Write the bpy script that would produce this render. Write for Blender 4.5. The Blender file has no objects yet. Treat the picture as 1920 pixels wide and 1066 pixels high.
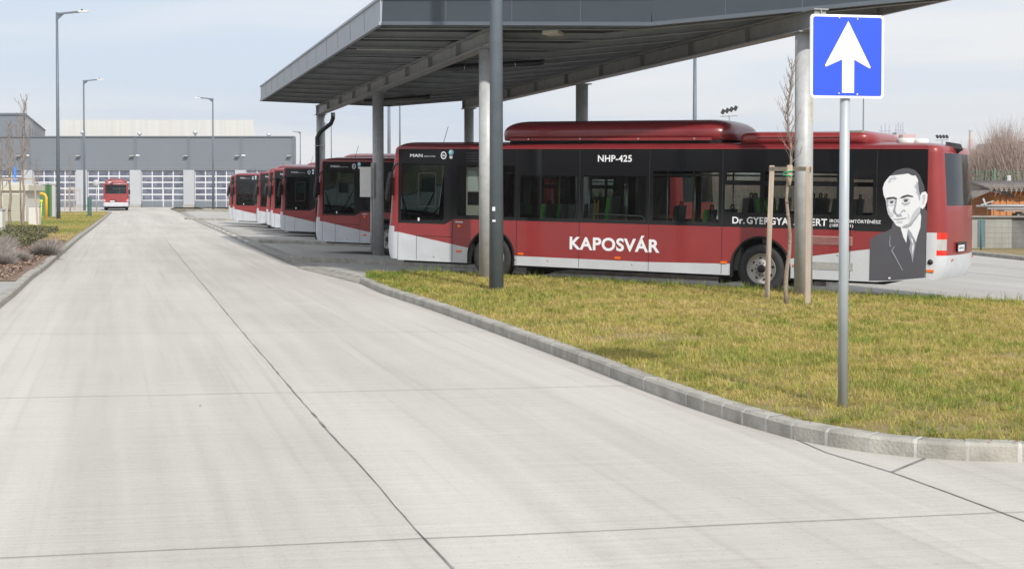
import bpy, bmesh, math, random
import numpy as np
from mathutils import Vector, Matrix
from mathutils.geometry import tessellate_polygon
random.seed(7)
rng = np.random.default_rng(11)
S = bpy.context.scene
COL = S.collection
PI = math.pi

# ------------------------------------------------------------------ camera
cd = bpy.data.cameras.new("camera")
cam = bpy.data.objects.new("camera", cd)
COL.objects.link(cam)
cam.location = (0, 0, 1.8)
cam.rotation_euler = (math.radians(90 - 1.375), 0, 0)
cd.sensor_width = 36
cd.lens = 50.0
cd.shift_y = -0.0557
cd.clip_start = 0.1
cd.clip_end = 6000
S.camera = cam

# ------------------------------------------------------------------ sky and sun
SUN_EL = math.radians(35)
SUN_DIR = Vector((0.375 * math.cos(SUN_EL), -0.927 * math.cos(SUN_EL), math.sin(SUN_EL))).normalized()
w = bpy.data.worlds.new("World"); S.world = w; w.use_nodes = True
nt = w.node_tree; nt.nodes.clear()
def wn(t, **k):
    n = nt.nodes.new(t)
    for a, b in k.items(): setattr(n, a, b)
    return n
out = wn('ShaderNodeOutputWorld'); bg = wn('ShaderNodeBackground'); bg.inputs['Strength'].default_value = 0.12
sky = wn('ShaderNodeTexSky', sky_type='NISHITA', sun_disc=False)
sky.sun_elevation = SUN_EL
sky.sun_rotation = math.atan2(SUN_DIR.x, SUN_DIR.y)
sky.air_density = 1.0; sky.dust_density = 2.0; sky.ozone_density = 2.0
tc = wn('ShaderNodeTexCoord')
mp = wn('ShaderNodeMapping'); mp.inputs['Scale'].default_value = (1.0, 1.0, 9.0); mp.inputs['Location'].default_value = (0.3, 0.2, 0.4)
no = wn('ShaderNodeTexNoise'); no.inputs['Scale'].default_value = 2.3; no.inputs['Detail'].default_value = 5; no.inputs['Roughness'].default_value = 0.5
no.inputs['Distortion'].default_value = 0.4
r1 = wn('ShaderNodeValToRGB')
r1.color_ramp.elements[0].position = 0.36; r1.color_ramp.elements[0].color = (4.45, 4.98, 5.80, 1)
r1.color_ramp.elements[1].position = 0.62; r1.color_ramp.elements[1].color = (5.95, 5.95, 6.02, 1)
m1 = wn('ShaderNodeMix', data_type='RGBA'); m1.inputs[0].default_value = 0.88
nt.links.new(tc.outputs['Generated'], mp.inputs['Vector']); nt.links.new(mp.outputs[0], no.inputs['Vector'])
nt.links.new(no.outputs['Fac'], r1.inputs['Fac'])
nt.links.new(sky.outputs[0], m1.inputs[6]); nt.links.new(r1.outputs[0], m1.inputs[7])
nt.links.new(m1.outputs[2], bg.inputs['Color']); nt.links.new(bg.outputs[0], out.inputs['Surface'])

sl = bpy.data.lights.new("sun", 'SUN'); sl.energy = 3.0; sl.angle = math.radians(1.4); sl.color = (1.0, 0.955, 0.88)
so = bpy.data.objects.new("sun", sl); COL.objects.link(so)
so.rotation_euler = SUN_DIR.to_track_quat('Z', 'Y').to_euler()
so.location = (20, -40, 40)

S.view_settings.view_transform = 'Standard'; S.view_settings.look = 'None'
S.view_settings.exposure = 0.38; S.view_settings.gamma = 1
S.render.engine = 'CYCLES'
S.cycles.max_bounces = 8; S.cycles.transparent_max_bounces = 24
S.cycles.use_denoising = True

# ------------------------------------------------------------------ materials
M = {}
def mat(name, col, rough=0.6, metal=0.0, var=0.0, vscale=3.0, bump=0.0, bscale=40.0, coat=0.0, col2=None, stretch=(1, 1, 1), spec=0.5):
    m = bpy.data.materials.new(name); m.use_nodes = True
    t = m.node_tree; b = t.nodes['Principled BSDF']
    b.inputs['Roughness'].default_value = rough; b.inputs['Metallic'].default_value = metal
    b.inputs['Coat Weight'].default_value = coat; b.inputs['Coat Roughness'].default_value = 0.05
    b.inputs['Specular IOR Level'].default_value = spec
    c = (*col, 1)
    tc = t.nodes.new('ShaderNodeTexCoord'); mpn = t.nodes.new('ShaderNodeMapping')
    mpn.inputs['Scale'].default_value = stretch
    t.links.new(tc.outputs['Object'], mpn.inputs[0])
    n = t.nodes.new('ShaderNodeTexNoise'); n.inputs['Scale'].default_value = vscale; n.inputs['Detail'].default_value = 6
    n.inputs['Roughness'].default_value = 0.6
    t.links.new(mpn.outputs[0], n.inputs['Vector'])
    rp = t.nodes.new('ShaderNodeValToRGB')
    if col2 is None:
        a = tuple(max(0, x * (1 - var)) for x in col); bb = tuple(min(1, x * (1 + var)) for x in col)
    else: a, bb = col, col2
    rp.color_ramp.elements[0].position = 0.3; rp.color_ramp.elements[0].color = (*a, 1)
    rp.color_ramp.elements[1].position = 0.7; rp.color_ramp.elements[1].color = (*bb, 1)
    t.links.new(n.outputs['Fac'], rp.inputs['Fac']); t.links.new(rp.outputs[0], b.inputs['Base Color'])
    if bump:
        n2 = t.nodes.new('ShaderNodeTexNoise'); n2.inputs['Scale'].default_value = bscale; n2.inputs['Detail'].default_value = 4
        bp = t.nodes.new('ShaderNodeBump'); bp.inputs['Strength'].default_value = bump; bp.inputs['Distance'].default_value = 0.01
        t.links.new(tc.outputs['Object'], n2.inputs['Vector']); t.links.new(n2.outputs['Fac'], bp.inputs['Height'])
        t.links.new(bp.outputs[0], b.inputs['Normal'])
    M[name] = m
    return m
def emit(name, col, s):
    m = mat(name, col, 0.5); b = m.node_tree.nodes['Principled BSDF']
    b.inputs['Emission Color'].default_value = (*col, 1); b.inputs['Emission Strength'].default_value = s
    return m
def glass(name, tint, ior=1.5, rough=0.01, fac=None):
    m = bpy.data.materials.new(name); m.use_nodes = True
    t = m.node_tree; t.nodes.clear()
    o = t.nodes.new('ShaderNodeOutputMaterial'); mx = t.nodes.new('ShaderNodeMixShader')
    tr = t.nodes.new('ShaderNodeBsdfTransparent'); tr.inputs[0].default_value = (*tint, 1)
    gl = t.nodes.new('ShaderNodeBsdfGlossy'); gl.inputs['Roughness'].default_value = rough; gl.inputs[0].default_value = (0.9, 0.93, 0.95, 1)
    fr = t.nodes.new('ShaderNodeFresnel'); fr.inputs[0].default_value = ior
    t.links.new(fr.outputs[0], mx.inputs[0])
    t.links.new(tr.outputs[0], mx.inputs[1]); t.links.new(gl.outputs[0], mx.inputs[2]); t.links.new(mx.outputs[0], o.inputs[0])
    M[name] = m
    return m

mat('bus_red', (0.262, 0.030, 0.032), 0.34, var=0.10, vscale=1.3, coat=0.35)
mat('bus_red_roof', (0.20, 0.022, 0.026), 0.33, var=0.1, vscale=2.0, coat=0.4)
mat('bus_white', (0.53, 0.55, 0.585), 0.4, var=0.08, vscale=2, coat=0.2)
mat('bus_black', (0.009, 0.010, 0.012), 0.09, spec=0.55)
mat('black_plastic', (0.018, 0.018, 0.02), 0.5, var=0.2)
mat('under_black', (0.012, 0.012, 0.012), 0.9)
mat('rubber', (0.030, 0.030, 0.032), 0.75, var=0.25, vscale=9)
mat('rim_silver', (0.50, 0.48, 0.45), 0.5, metal=0.25, var=0.15, vscale=14)
mat('seat_green', (0.10, 0.55, 0.05), 0.75, var=0.4, vscale=30)
mat('seat_grey', (0.16, 0.165, 0.175), 0.55)
mat('pole_yellow', (0.85, 0.48, 0.02), 0.4)
mat('pole_orange', (0.55, 0.13, 0.01), 0.4)
mat('steel_bright', (0.6, 0.6, 0.62), 0.25, metal=0.8)
mat('beige_panel', (0.50, 0.46, 0.40), 0.6)
mat('paper_white', (0.72, 0.75, 0.75), 0.8)
mat('curtain_green', (0.22, 0.33, 0.29), 0.8)
mat('ceiling_bus', (0.30, 0.31, 0.31), 0.7)
mat('decal_white', (0.80, 0.82, 0.86), 0.5)
mat('decal_grey', (0.32, 0.34, 0.40), 0.5)
mat('decal_light', (0.55, 0.57, 0.63), 0.5)
mat('decal_mid', (0.40, 0.42, 0.47), 0.5)
mat('decal_dark', (0.085, 0.085, 0.10), 0.42, coat=0.15)
mat('decal_suit', (0.088, 0.088, 0.104), 0.42, var=0.05, coat=0.15)
mat('decal_blue', (0.22, 0.55, 0.68), 0.5)
mat('marker_orange', (0.85, 0.16, 0.01), 0.3, coat=0.5)
mat('lamp_red', (0.72, 0.02, 0.008), 0.18, coat=0.8)
mat('lamp_clear', (0.62, 0.62, 0.62), 0.12, metal=0.4, coat=0.8)
mat('dome_white', (0.72, 0.72, 0.68), 0.5, var=0.06)
glass('tinted_glass', (0.54, 0.59, 0.57), 1.5)
glass('dark_glass', (0.20, 0.24, 0.24), 1.5)
glass('clear_glass', (0.8, 0.85, 0.84), 1.5)

# ------------------------------------------------------------------ mesh helpers
class MB:
    def __init__(s): s.v = []; s.f = []; s.m = []; s.sm = []
    def face(s, pts, mi=0, smooth=False):
        i = len(s.v); s.v += [tuple(p) for p in pts]; s.f.append(tuple(range(i, i + len(pts)))); s.m.append(mi); s.sm.append(smooth)
    def mesh(s, vs, fs, mi=0, smooth=False):
        i = len(s.v); s.v += [tuple(p) for p in vs]
        for f in fs: s.f.append(tuple(a + i for a in f)); s.m.append(mi); s.sm.append(smooth)
    def box(s, c, d, rz=0, mi=0, ry=0):
        x, y, z = d[0] / 2, d[1] / 2, d[2] / 2
        R = Matrix.Rotation(rz, 3, 'Z') @ Matrix.Rotation(ry, 3, 'Y')
        vs = [R @ Vector((a * x, b * y, e * z)) + Vector(c) for a in (-1, 1) for b in (-1, 1) for e in (-1, 1)]
        s.mesh(vs, [(0, 1, 3, 2), (4, 6, 7, 5), (0, 4, 5, 1), (2, 3, 7, 6), (0, 2, 6, 4), (1, 5, 7, 3)], mi)
    def bar(s, p, q, wd, ht, mi=0, up=(0, 0, 1)):
        p, q = Vector(p), Vector(q); d = (q - p).normalized(); sd = d.cross(Vector(up)).normalized(); u = sd.cross(d).normalized()
        vs = [e + sd * a * wd / 2 + u * b * ht / 2 for e in (p, q) for a in (-1, 1) for b in (-1, 1)]
        s.mesh(vs, [(0, 1, 3, 2), (4, 6, 7, 5), (0, 4, 5, 1), (2, 3, 7, 6), (0, 2, 6, 4), (1, 5, 7, 3)], mi)
    def tube(s, path, r, seg=10, mi=0, cap=True, smooth=True):
        path = [Vector(p) for p in path]; n = len(path)
        rs = r if isinstance(r, (list, tuple)) else [r] * n
        rings = []
        u = None
        for i, p in enumerate(path):
            d = (path[min(i + 1, n - 1)] - path[max(i - 1, 0)]).normalized()
            if u is None:
                a = Vector((0, 0, 1)) if abs(d.z) < 0.9 else Vector((1, 0, 0))
                u = d.cross(a).normalized()
            u = (u - d * u.dot(d)).normalized(); v = d.cross(u)
            rings.append([p + (u * math.cos(2 * PI * k / seg) + v * math.sin(2 * PI * k / seg)) * rs[i] for k in range(seg)])
        vs = [q for rg in rings for q in rg]
        fs = [(i * seg + k, i * seg + (k + 1) % seg, (i + 1) * seg + (k + 1) % seg, (i + 1) * seg + k) for i in range(n - 1) for k in range(seg)]
        s.mesh(vs, fs, mi, smooth)
        if cap:
            s.face(rings[0][::-1], mi); s.face(rings[-1], mi)
    def prism(s, poly, z0, z1, mi=0, axis='z'):
        def P(a, b, c):
            return (a, b, c) if axis == 'z' else ((a, c, b) if axis == 'y' else (c, a, b))
        n = len(poly)
        s.face([P(a, b, z1) for a, b in poly], mi); s.face([P(a, b, z0) for a, b in poly[::-1]], mi)
        for i in range(n):
            a, b = poly[i], poly[(i + 1) % n]
            s.face([P(*a, z0), P(*b, z0), P(*b, z1), P(*a, z1)], mi)
    def lathe(s, prof, c, axis='z', seg=24, mi=0, smooth=True):
        # prof: (radius, height)
        vs = []
        for r, h in prof:
            for k in range(seg):
                a = 2 * PI * k / seg; x, y = r * math.cos(a), r * math.sin(a)
                p = (x, y, h) if axis == 'z' else ((x, h, y) if axis == 'y' else (h, x, y))
                vs.append((p[0] + c[0], p[1] + c[1], p[2] + c[2]))
        fs = [(i * seg + k, i * seg + (k + 1) % seg, (i + 1) * seg + (k + 1) % seg, (i + 1) * seg + k) for i in range(len(prof) - 1) for k in range(seg)]
        s.mesh(vs, fs, mi, smooth)
    def ell(s, c, r, axis='y', seg=20, mi=0):
        pts = []
        for k in range(seg):
            a = 2 * PI * k / seg
            x, y = r[0] * math.cos(a), r[1] * math.sin(a)
            pts.append((c[0] + x, c[1], c[2] + y) if axis == 'y' else ((c[0] + x, c[1] + y, c[2]) if axis == 'z' else (c[0], c[1] + x, c[2] + y)))
        s.face(pts, mi)
    def build(s, name, mats, parent=None, bevel=0.0, fixn=True):
        me = bpy.data.meshes.new(name); me.from_pydata(s.v, [], s.f)
        if not isinstance(mats, (list, tuple)): mats = [mats]
        for m in mats: me.materials.append(M[m] if isinstance(m, str) else m)
        me.polygons.foreach_set('material_index', s.m)
        me.polygons.foreach_set('use_smooth', s.sm)
        me.update()
        if fixn:
            b = bmesh.new(); b.from_mesh(me); bmesh.ops.remove_doubles(b, verts=b.verts, dist=0.0002)
            bmesh.ops.recalc_face_normals(b, faces=b.faces)
            if bevel:
                es = [e for e in b.edges if len(e.link_faces) == 2 and e.calc_face_angle(0) > 0.6]
                bmesh.ops.bevel(b, geom=es, offset=bevel, segments=2, affect='EDGES', profile=0.5)
            b.to_mesh(me); b.free()
        o = bpy.data.objects.new(name, me); COL.objects.link(o)
        if parent: o.parent = parent
        return o
def tag(o, label=None, cat=None, group=None, kind=None):
    if label: o['label'] = label
    if cat: o['category'] = cat
    if group: o['group'] = group
    if kind: o['kind'] = kind
    return o
def empty(name, loc, label, cat, group=None, rz=0):
    o = bpy.data.objects.new(name, None); COL.objects.link(o); o.location = loc; o.rotation_euler = (0, 0, rz); o.empty_display_size = 0.3
    return tag(o, label, cat, group)
def copy_tree(o, parent=None, skip=()):
    c = o.copy(); COL.objects.link(c); c.parent = parent
    for ch in list(o.children):
        if ch.name.split('.')[0] in skip or ch.get('only_here'): continue
        copy_tree(ch, c, skip)
    return c
FIX = []
def text_mesh(name, body, L, R, B, T, y, m, parent, off=0.0, axis='side', slant=0.0, bold=0.0):
    cu = bpy.data.curves.new(name, 'FONT'); cu.body = body; cu.size = 1; cu.offset = bold; cu.extrude = 0; cu.shear = slant; cu.space_character = 1.0 + bold * 2.2
    o = bpy.data.objects.new(name, cu); COL.objects.link(o)
    bpy.context.view_layer.update()
    dg = bpy.context.evaluated_depsgraph_get()
    me = bpy.data.meshes.new_from_object(o.evaluated_get(dg))
    bpy.data.objects.remove(o)
    xs = [v.co.x for v in me.vertices]; ys = [v.co.y for v in me.vertices]
    x0, x1, y0, y1 = min(xs), max(xs), min(ys), max(ys)
    for v in me.vertices:
        a = L + (v.co.x - x0) / (x1 - x0) * (R - L); b = B + (v.co.y - y0) / (y1 - y0) * (T - B)
        v.co = (a, y, b) if axis == 'side' else (y, a, b)
    me.materials.clear(); me.materials.append(M[m])
    ob = bpy.data.objects.new(name, me); COL.objects.link(ob); ob.parent = parent
    return ob
def g(X, Y):
    wv = 0.963 * X + 0.27 * Y
    return -0.0215 * min(20.0, max(0.0, wv - 6.3))
# ------------------------------------------------------------------ setting materials
def concrete_mat(name, c1, c2, brush=True, tracks=True, rough=0.8):
    m = bpy.data.materials.new(name); m.use_nodes = True; t = m.node_tree; b = t.nodes['Principled BSDF']
    b.inputs['Roughness'].default_value = rough; b.inputs['Specular IOR Level'].default_value = 0.3
    N = t.nodes.new; L = t.links.new
    tc = N('ShaderNodeTexCoord')
    def noise(sc, mapscale=(1, 1, 1), rot=0.0, det=5, ro=0.55):
        mp = N('ShaderNodeMapping'); mp.inputs['Scale'].default_value = mapscale
        mr = N('ShaderNodeMapping'); mr.inputs['Rotation'].default_value = (0, 0, rot)
        L(tc.outputs['Object'], mr.inputs[0]); L(mr.outputs[0], mp.inputs[0])
        n = N('ShaderNodeTexNoise'); n.inputs['Scale'].default_value = sc; n.inputs['Detail'].default_value = det; n.inputs['Roughness'].default_value = ro
        L(mp.outputs[0], n.inputs['Vector']); return n.outputs['Fac']
    def mixf(a, b_, op='ADD', v=None):
        n = N('ShaderNodeMath'); n.operation = op
        L(a, n.inputs[0]) if not isinstance(a, float) else None
        if isinstance(b_, float): n.inputs[1].default_value = b_
        else: L(b_, n.inputs[1])
        return n.outputs[0]
    big = noise(0.22)
    rd = math.radians(-15.5)             # along the road
    streak = noise(1.0, (5.0, 0.16, 1), rd, 4) if tracks else noise(0.6)
    wide = noise(0.55, (1.5, 0.06, 1), rd, 3)
    fine = noise(18.0, (1, 1, 1), 0, 6, 0.7)
    br = noise(3.0, (0.25, 9.0, 1), rd + 0.10, 6, 0.7) if brush else fine
    s = mixf(mixf(big, 0.16, 'MULTIPLY'), mixf(streak, 0.16, 'MULTIPLY'))
    s = mixf(s, mixf(wide, 0.34, 'MULTIPLY')); s = mixf(s, mixf(fine, 0.10, 'MULTIPLY')); s = mixf(s, mixf(br, 0.24, 'MULTIPLY'))
    rp = N('ShaderNodeValToRGB'); rp.color_ramp.elements[0].position = 0.36; rp.color_ramp.elements[0].color = (*c1, 1)
    rp.color_ramp.elements[1].position = 0.62; rp.color_ramp.elements[1].color = (*c2, 1)
    L(s, rp.inputs[0])
    # small stains
    st = noise(2.3, (1, 1, 1), 0.4, 8, 0.75); sr = N('ShaderNodeValToRGB'); sr.color_ramp.elements[0].position = 0.62; sr.color_ramp.elements[0].color = (1, 1, 1, 1)
    sr.color_ramp.elements[1].position = 0.80; sr.color_ramp.elements[1].color = (0.80, 0.77, 0.74, 1); L(st, sr.inputs[0])
    if tracks:   # faint tyre streaks and grit along the driving direction, and pores
        ty = noise(1.0, (9.0, 0.10, 1), rd, 3, 0.5); tr_ = N('ShaderNodeValToRGB'); tr_.color_ramp.elements[0].position = 0.56; tr_.color_ramp.elements[0].color = (1, 1, 1, 1)
        tr_.color_ramp.elements[1].position = 0.74; tr_.color_ramp.elements[1].color = (0.91, 0.905, 0.90, 1); L(ty, tr_.inputs[0])
        po = noise(70.0, (1, 1, 1), 0, 2, 0.5); pr_ = N('ShaderNodeValToRGB'); pr_.color_ramp.elements[0].position = 0.28; pr_.color_ramp.elements[0].color = (0.72, 0.71, 0.70, 1)
        pr_.color_ramp.elements[1].position = 0.37; pr_.color_ramp.elements[1].color = (1, 1, 1, 1); L(po, pr_.inputs[0])
        m3 = N('ShaderNodeMix'); m3.data_type = 'RGBA'; m3.blend_type = 'MULTIPLY'; m3.inputs[0].default_value = 1; L(tr_.outputs[0], m3.inputs[6]); L(pr_.outputs[0], m3.inputs[7])
        m4 = N('ShaderNodeMix'); m4.data_type = 'RGBA'; m4.blend_type = 'MULTIPLY'; m4.inputs[0].default_value = 1; L(rp.outputs[0], m4.inputs[6]); L(m3.outputs[2], m4.inputs[7])
        class _O: outputs = [m4.outputs[2]]
        rp = _O
    mx = N('ShaderNodeMix'); mx.data_type = 'RGBA'; mx.blend_type = 'MULTIPLY'; mx.inputs[0].default_value = 1
    L(rp.outputs[0], mx.inputs[6]); L(sr.outputs[0], mx.inputs[7]); L(mx.outputs[2], b.inputs['Base Color'])
    bp = N('ShaderNodeBump'); bp.inputs['Strength'].default_value = 0.25; bp.inputs['Distance'].default_value = 0.004
    bb = mixf(br, fine); L(bb, bp.inputs['Height']); L(bp.outputs[0], b.inputs['Normal'])
    M[name] = m; return m
concrete_mat('road_concrete', (0.375, 0.352, 0.318), (0.590, 0.565, 0.522))
concrete_mat('yard_concrete', (0.33, 0.32, 0.30), (0.50, 0.485, 0.45))
concrete_mat('paver_concrete', (0.28, 0.27, 0.26), (0.42, 0.41, 0.39), tracks=False)
mat('kerb_stone', (0.25, 0.238, 0.208), 0.88, var=0.3, vscale=3.4, bump=0.8, bscale=45, col2=(0.45, 0.43, 0.385))
mat('kerb_mortar', (0.46, 0.45, 0.42), 0.9, var=0.25, vscale=8)
mat('gutter_stone', (0.22, 0.21, 0.19), 0.9, vscale=3.5, col2=(0.46, 0.44, 0.39), bump=0.9, bscale=14)
mat('joint_dark', (0.20, 0.195, 0.185), 0.9, var=0.5, vscale=4)
mat('turf', (0.17, 0.15, 0.055), 0.95, vscale=2.3, col2=(0.30, 0.215, 0.11), bump=0.8, bscale=50)
mat('far_ground', (0.12, 0.11, 0.07), 0.95, vscale=0.05, col2=(0.20, 0.18, 0.12))
mat('mulch', (0.10, 0.06, 0.04), 0.95, vscale=9, col2=(0.30, 0.21, 0.15), bump=1.0, bscale=30)
mat('line_white', (0.60, 0.60, 0.57), 0.8, var=0.15, vscale=6)

def sheet(name, poly, z, m, yard=False, dz=0.0, kind='structure', holes=None):
    b = bmesh.new(); vs = [b.verts.new((x, y, 0)) for x, y in poly]
    for tri in tessellate_polygon([[Vector((x, y, 0)) for x, y in poly]]):
        try: b.faces.new([vs[i] for i in tri])
        except ValueError: pass
    b.normal_update()
    if yard:
        # cut along the breaks of the slope
        for wv in (6.3, 26.3):
            n = Vector((0.963, 0.27, 0)); p = n * (wv / n.length_squared)
            bmesh.ops.bisect_plane(b, geom=b.verts[:] + b.edges[:] + b.faces[:], plane_co=p, plane_no=n)
    for v in b.verts: v.co.z = z + (g(v.co.x, v.co.y) if yard else 0)
    b.normal_update()
    for f in b.faces:
        if f.normal.z < 0: f.normal_flip()
    me = bpy.data.meshes.new(name); b.to_mesh(me); b.free(); me.materials.append(M[m])
    o = bpy.data.objects.new(name, me); COL.objects.link(o); o['kind'] = kind
    return o
KR = [(-3.03, 28.35), (-2.70, 26.9), (-2.274, 25.238), (-1.334, 22.195), (-0.40, 18.90), (0.30, 16.351), (0.75, 14.7), (1.15, 13.1), (1.50, 11.85), (1.80, 10.95), (2.07, 10.30), (2.38, 9.90), (2.69, 9.66), (3.05, 9.52), (3.45, 9.46), (4.3, 9.46), (6.0, 9.55), (9.0, 9.8), (14.0, 10.4)]
KBACK = [(-3.03, 28.35), (-3.10, 29.2), (-3.06, 30.2), (-2.8, 30.55), (-1.847, 30.70), (-0.698, 30.55), (0.023, 30.2), (1.538, 29.0), (2.909, 27.9), (4.065, 27.0), (5.125, 26.55), (6.131, 25.9), (7.631, 25.35), (8.954, 24.8), (12.0, 23.4), (16.0, 21.6)]
KL = [(-7.2, 19.2), (-8.10, 22.6), (-8.75, 25.1), (-9.942, 29.425), (-10.99, 33.547), (-13.384, 42.464), (-16.62, 54.54), (-22.3, 76.2), (-29.0, 101.5), (-36.6, 130.0)]
GUT = [(-3.03, 28.2), (-3.65, 30.0), (-4.98, 33.6), (-6.45, 39.1), (-9.45, 50.3), (-14.0, 67.6), (-20.0, 90.0), (-31.2, 133.0)]

# ground to the horizon, then yard, road, verge as sheets above it
gb = MB()
Wb = [(-4000, 0), (6.3, 0), (26.3, -0.43), (4000, -0.43)]
for (a, za), (b_, zb) in zip(Wb, Wb[1:]):
    q = []
    for wv, t, z in ((a, -4000, za), (b_, -4000, zb), (b_, 4000, zb), (a, 4000, za)):
        q.append((wv * 0.963 - 0.27 * t, wv * 0.27 + 0.963 * t, z - 0.10))
    gb.face(q)
o = gb.build('ground', 'far_ground'); o['kind'] = 'structure'
sheet('yard', [(-3.0, 27.0), (-3.65, 30.0), (-4.98, 33.6), (-9.45, 50.3), (-20.0, 90.0), (-31.2, 133.0), (-34, 160), (-40, 181.5), (-20, 181.5), (-6, 150), (6, 110), (12.5, 80), (16.65, 51.6), (17.05, 47.2), (18, 42), (22, 34), (30, 24), (30, 16), (14.0, 10.0), (5, 9.2), (0.5, 16)], -0.004, 'yard_concrete', True)
road_poly = [(-60, -12), (40, -12), (40, 12)] + [(14.0, 10.7)] + [(x, y + 0.05) for x, y in KR[:-1][::-1][0:4]] + [(x + 0.06, y + 0.02) for x, y in KR[::-1][5:]] + [(x, y) for x, y in GUT] + [(-38.5, 160), (-43, 181.5), (-110, 181.5), (-110, 131)] + [(-36.7, 131)] + [(x - 0.05, y) for x, y in KL[::-1]] + [(-60, 18)]
sheet('road', road_poly, 0.004, 'road_concrete')
verge_in = [(x - 0.16, y + 0.04) for x, y in KL]
sheet('verge', [(-9.35, 27.1)] + verge_in[3:] + [(-110, 130), (-110, 60), (-60, 27.1)], 0.115, 'turf')
sheet('paving', [(-7.30, 18.5), (-8.26, 22.64), (-8.91, 25.14), (-9.45, 27.1), (-60, 27.1), (-60, 18.5)], 0.116, 'paver_concrete')
isl = [(x + 0.16 * 0.9, y + 0.1) for x, y in KR] + [(14.5, 21.5)] + [(x, y - 0.08) for x, y in KBACK[::-1][1:-2]]
ISL = isl
def island_z(x, y): return 0.118 + g(x, y)
sheet('grass_island', isl, 0.112, 'turf', True)

def kerb(name, line, wid, h, stone=1.0, curve=None, zfun=lambda x, y: 0.0, side=1):
    """stones laid along the polyline; wid is measured to the inside"""
    k = MB(); P = [Vector((x, y, 0)) for x, y in line]
    # cumulative
    seg = [(P[i + 1] - P[i]).length for i in range(len(P) - 1)]; tot = sum(seg)
    def at(s):
        for i, l in enumerate(seg):
            if s <= l or i == len(seg) - 1: return P[i] + (P[i + 1] - P[i]) * (s / l)
            s -= l
    s = 0; R = random.Random(3)
    while s < tot - 0.05:
        L = stone if curve is None or not (curve[0] < s < curve[1]) else 0.34
        e = min(tot, s + L)
        a, b = at(s + 0.006), at(e - 0.006); d = (b - a).normalized(); nrm = Vector((-d.y, d.x, 0)) * side
        hj = R.uniform(-0.003, 0.003); c = 0.022
        za, zb = zfun(a.x, a.y), zfun(b.x, b.y)
        sec = [(0, -0.15), (0, h - c + hj), (c, h + hj), (wid, h + hj), (wid, -0.15)]
        va = [a + nrm * u + Vector((0, 0, za + v)) for u, v in sec]; vb = [b + nrm * u + Vector((0, 0, zb + v)) for u, v in sec]
        n = len(sec)
        k.mesh(va + vb, [(i, i + 1, n + i + 1, n + i) for i in range(n - 1)] + [tuple(range(n)), tuple(range(2 * n - 1, n - 1, -1))], 0)
        # mortar in the joint, slightly recessed
        j = at(min(tot - 0.01, e)); jj = MB
        p0, p1 = j - d * 0.015, j + d * 0.015; r = -0.0012
        if L < 1.0 or True:
            sec2 = [(r, -0.1), (r, h - c), (c, h - r), (wid - r, h - r), (wid - r, -0.1)]
            va = [p0 + nrm * u + Vector((0, 0, za + v)) for u, v in sec2]; vb = [p1 + nrm * u + Vector((0, 0, za + v)) for u, v in sec2]
            k.mesh(va + vb, [(i, i + 1, n + i + 1, n + i) for i in range(n - 1)], 1)
        s = e
    o = k.build(name, ['kerb_stone', 'kerb_mortar'], fixn=True); o['kind'] = 'structure'
    return o
tl_ = 0
for i in range(8): tl_ += math.dist(KR[i], KR[i + 1])
kerb('kerb', KR, 0.15, 0.125, 1.0, (tl_ - 0.3, tl_ + 8.0), side=-1 if False else 1)
kerb('kerb', KL[::-1], 0.16, 0.125, 0.5, side=-1 if False else -1 * -1 * -1)
kerb('kerb', KBACK, 0.10, 0.095, 1.0, zfun=lambda x, y: g(x, y), side=-1)
for line in ([(17.05, 45.0), (17.0, 47.2), (16.65, 51.6), (15.6, 60.0), (12.4, 80)], [(17.05, 45.0), (18.4, 41.0), (22.0, 34.0)]):
    kerb('kerb', line, 0.2, 0.13, 1.0, zfun=lambda x, y: g(x, y), side=-1 if line[1][0] < 17.03 else 1)
sheet('verge', [(17.15, 45.0), (18.5, 41.1), (22.1, 34.1), (40, 34), (60, 120), (10, 120), (12.5, 80), (15.7, 60.0), (16.75, 51.6), (17.1, 47.2)], 0.115, 'turf', True)

# slab joints
jt = MB(); jl = MB()
mat('joint_light', (0.50, 0.485, 0.455), 0.9, var=0.1)
def strip(pts, wd, z=0.0085, k=jt):
    for (x0, y0), (x1, y1) in zip(pts, pts[1:]):
        d = Vector((x1 - x0, y1 - y0, 0)).normalized(); n = Vector((-d.y, d.x, 0)) * wd / 2
        k.face([Vector((x0, y0, z)) - n, Vector((x1, y1, z)) - n, Vector((x1, y1, z)) + n, Vector((x0, y0, z)) + n])
def wob(pts, amp=0.004, step=0.4):
    out = []; R = random.Random(5)
    for (x0, y0), (x1, y1) in zip(pts, pts[1:]):
        n = max(1, int(math.dist((x0, y0), (x1, y1)) / step))
        for i in range(n): out.append((x0 + (x1 - x0) * i / n + R.uniform(-amp, amp), y0 + (y1 - y0) * i / n + R.uniform(-amp, amp)))
    return out + [pts[-1]]
_J = wob([(1.0, 2.0), (0.30, 4.7), (-0.295, 6.80), (-0.454, 7.35), (-0.671, 8.13), (-0.879, 8.91), (-1.068, 9.58), (-1.368, 10.63), (-1.842, 12.34), (-2.646, 15.30), (-3.082, 16.87), (-4.272, 21.26), (-5.157, 24.53), (-6.243, 28.55), (-7.299, 32.41), (-9.537, 40.66), (-13.483, 55.30)], 0.003, 0.25); R_ = random.Random(14)
for i_ in range(len(_J) - 1):
    wj = 0.005 + 0.008 * abs(math.sin(i_ * 0.37 + 1.3 * math.sin(i_ * 0.11))) ** 1.5
    if R_.random() < 0.07: wj = 0.020
    strip([_J[i_], _J[i_ + 1]], wj)
    if R_.random() < 0.5: strip([(_J[i_][0] + 0.012, _J[i_][1]), (_J[i_ + 1][0] + 0.012, _J[i_ + 1][1])], 0.012, 0.0065, jl)
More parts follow.
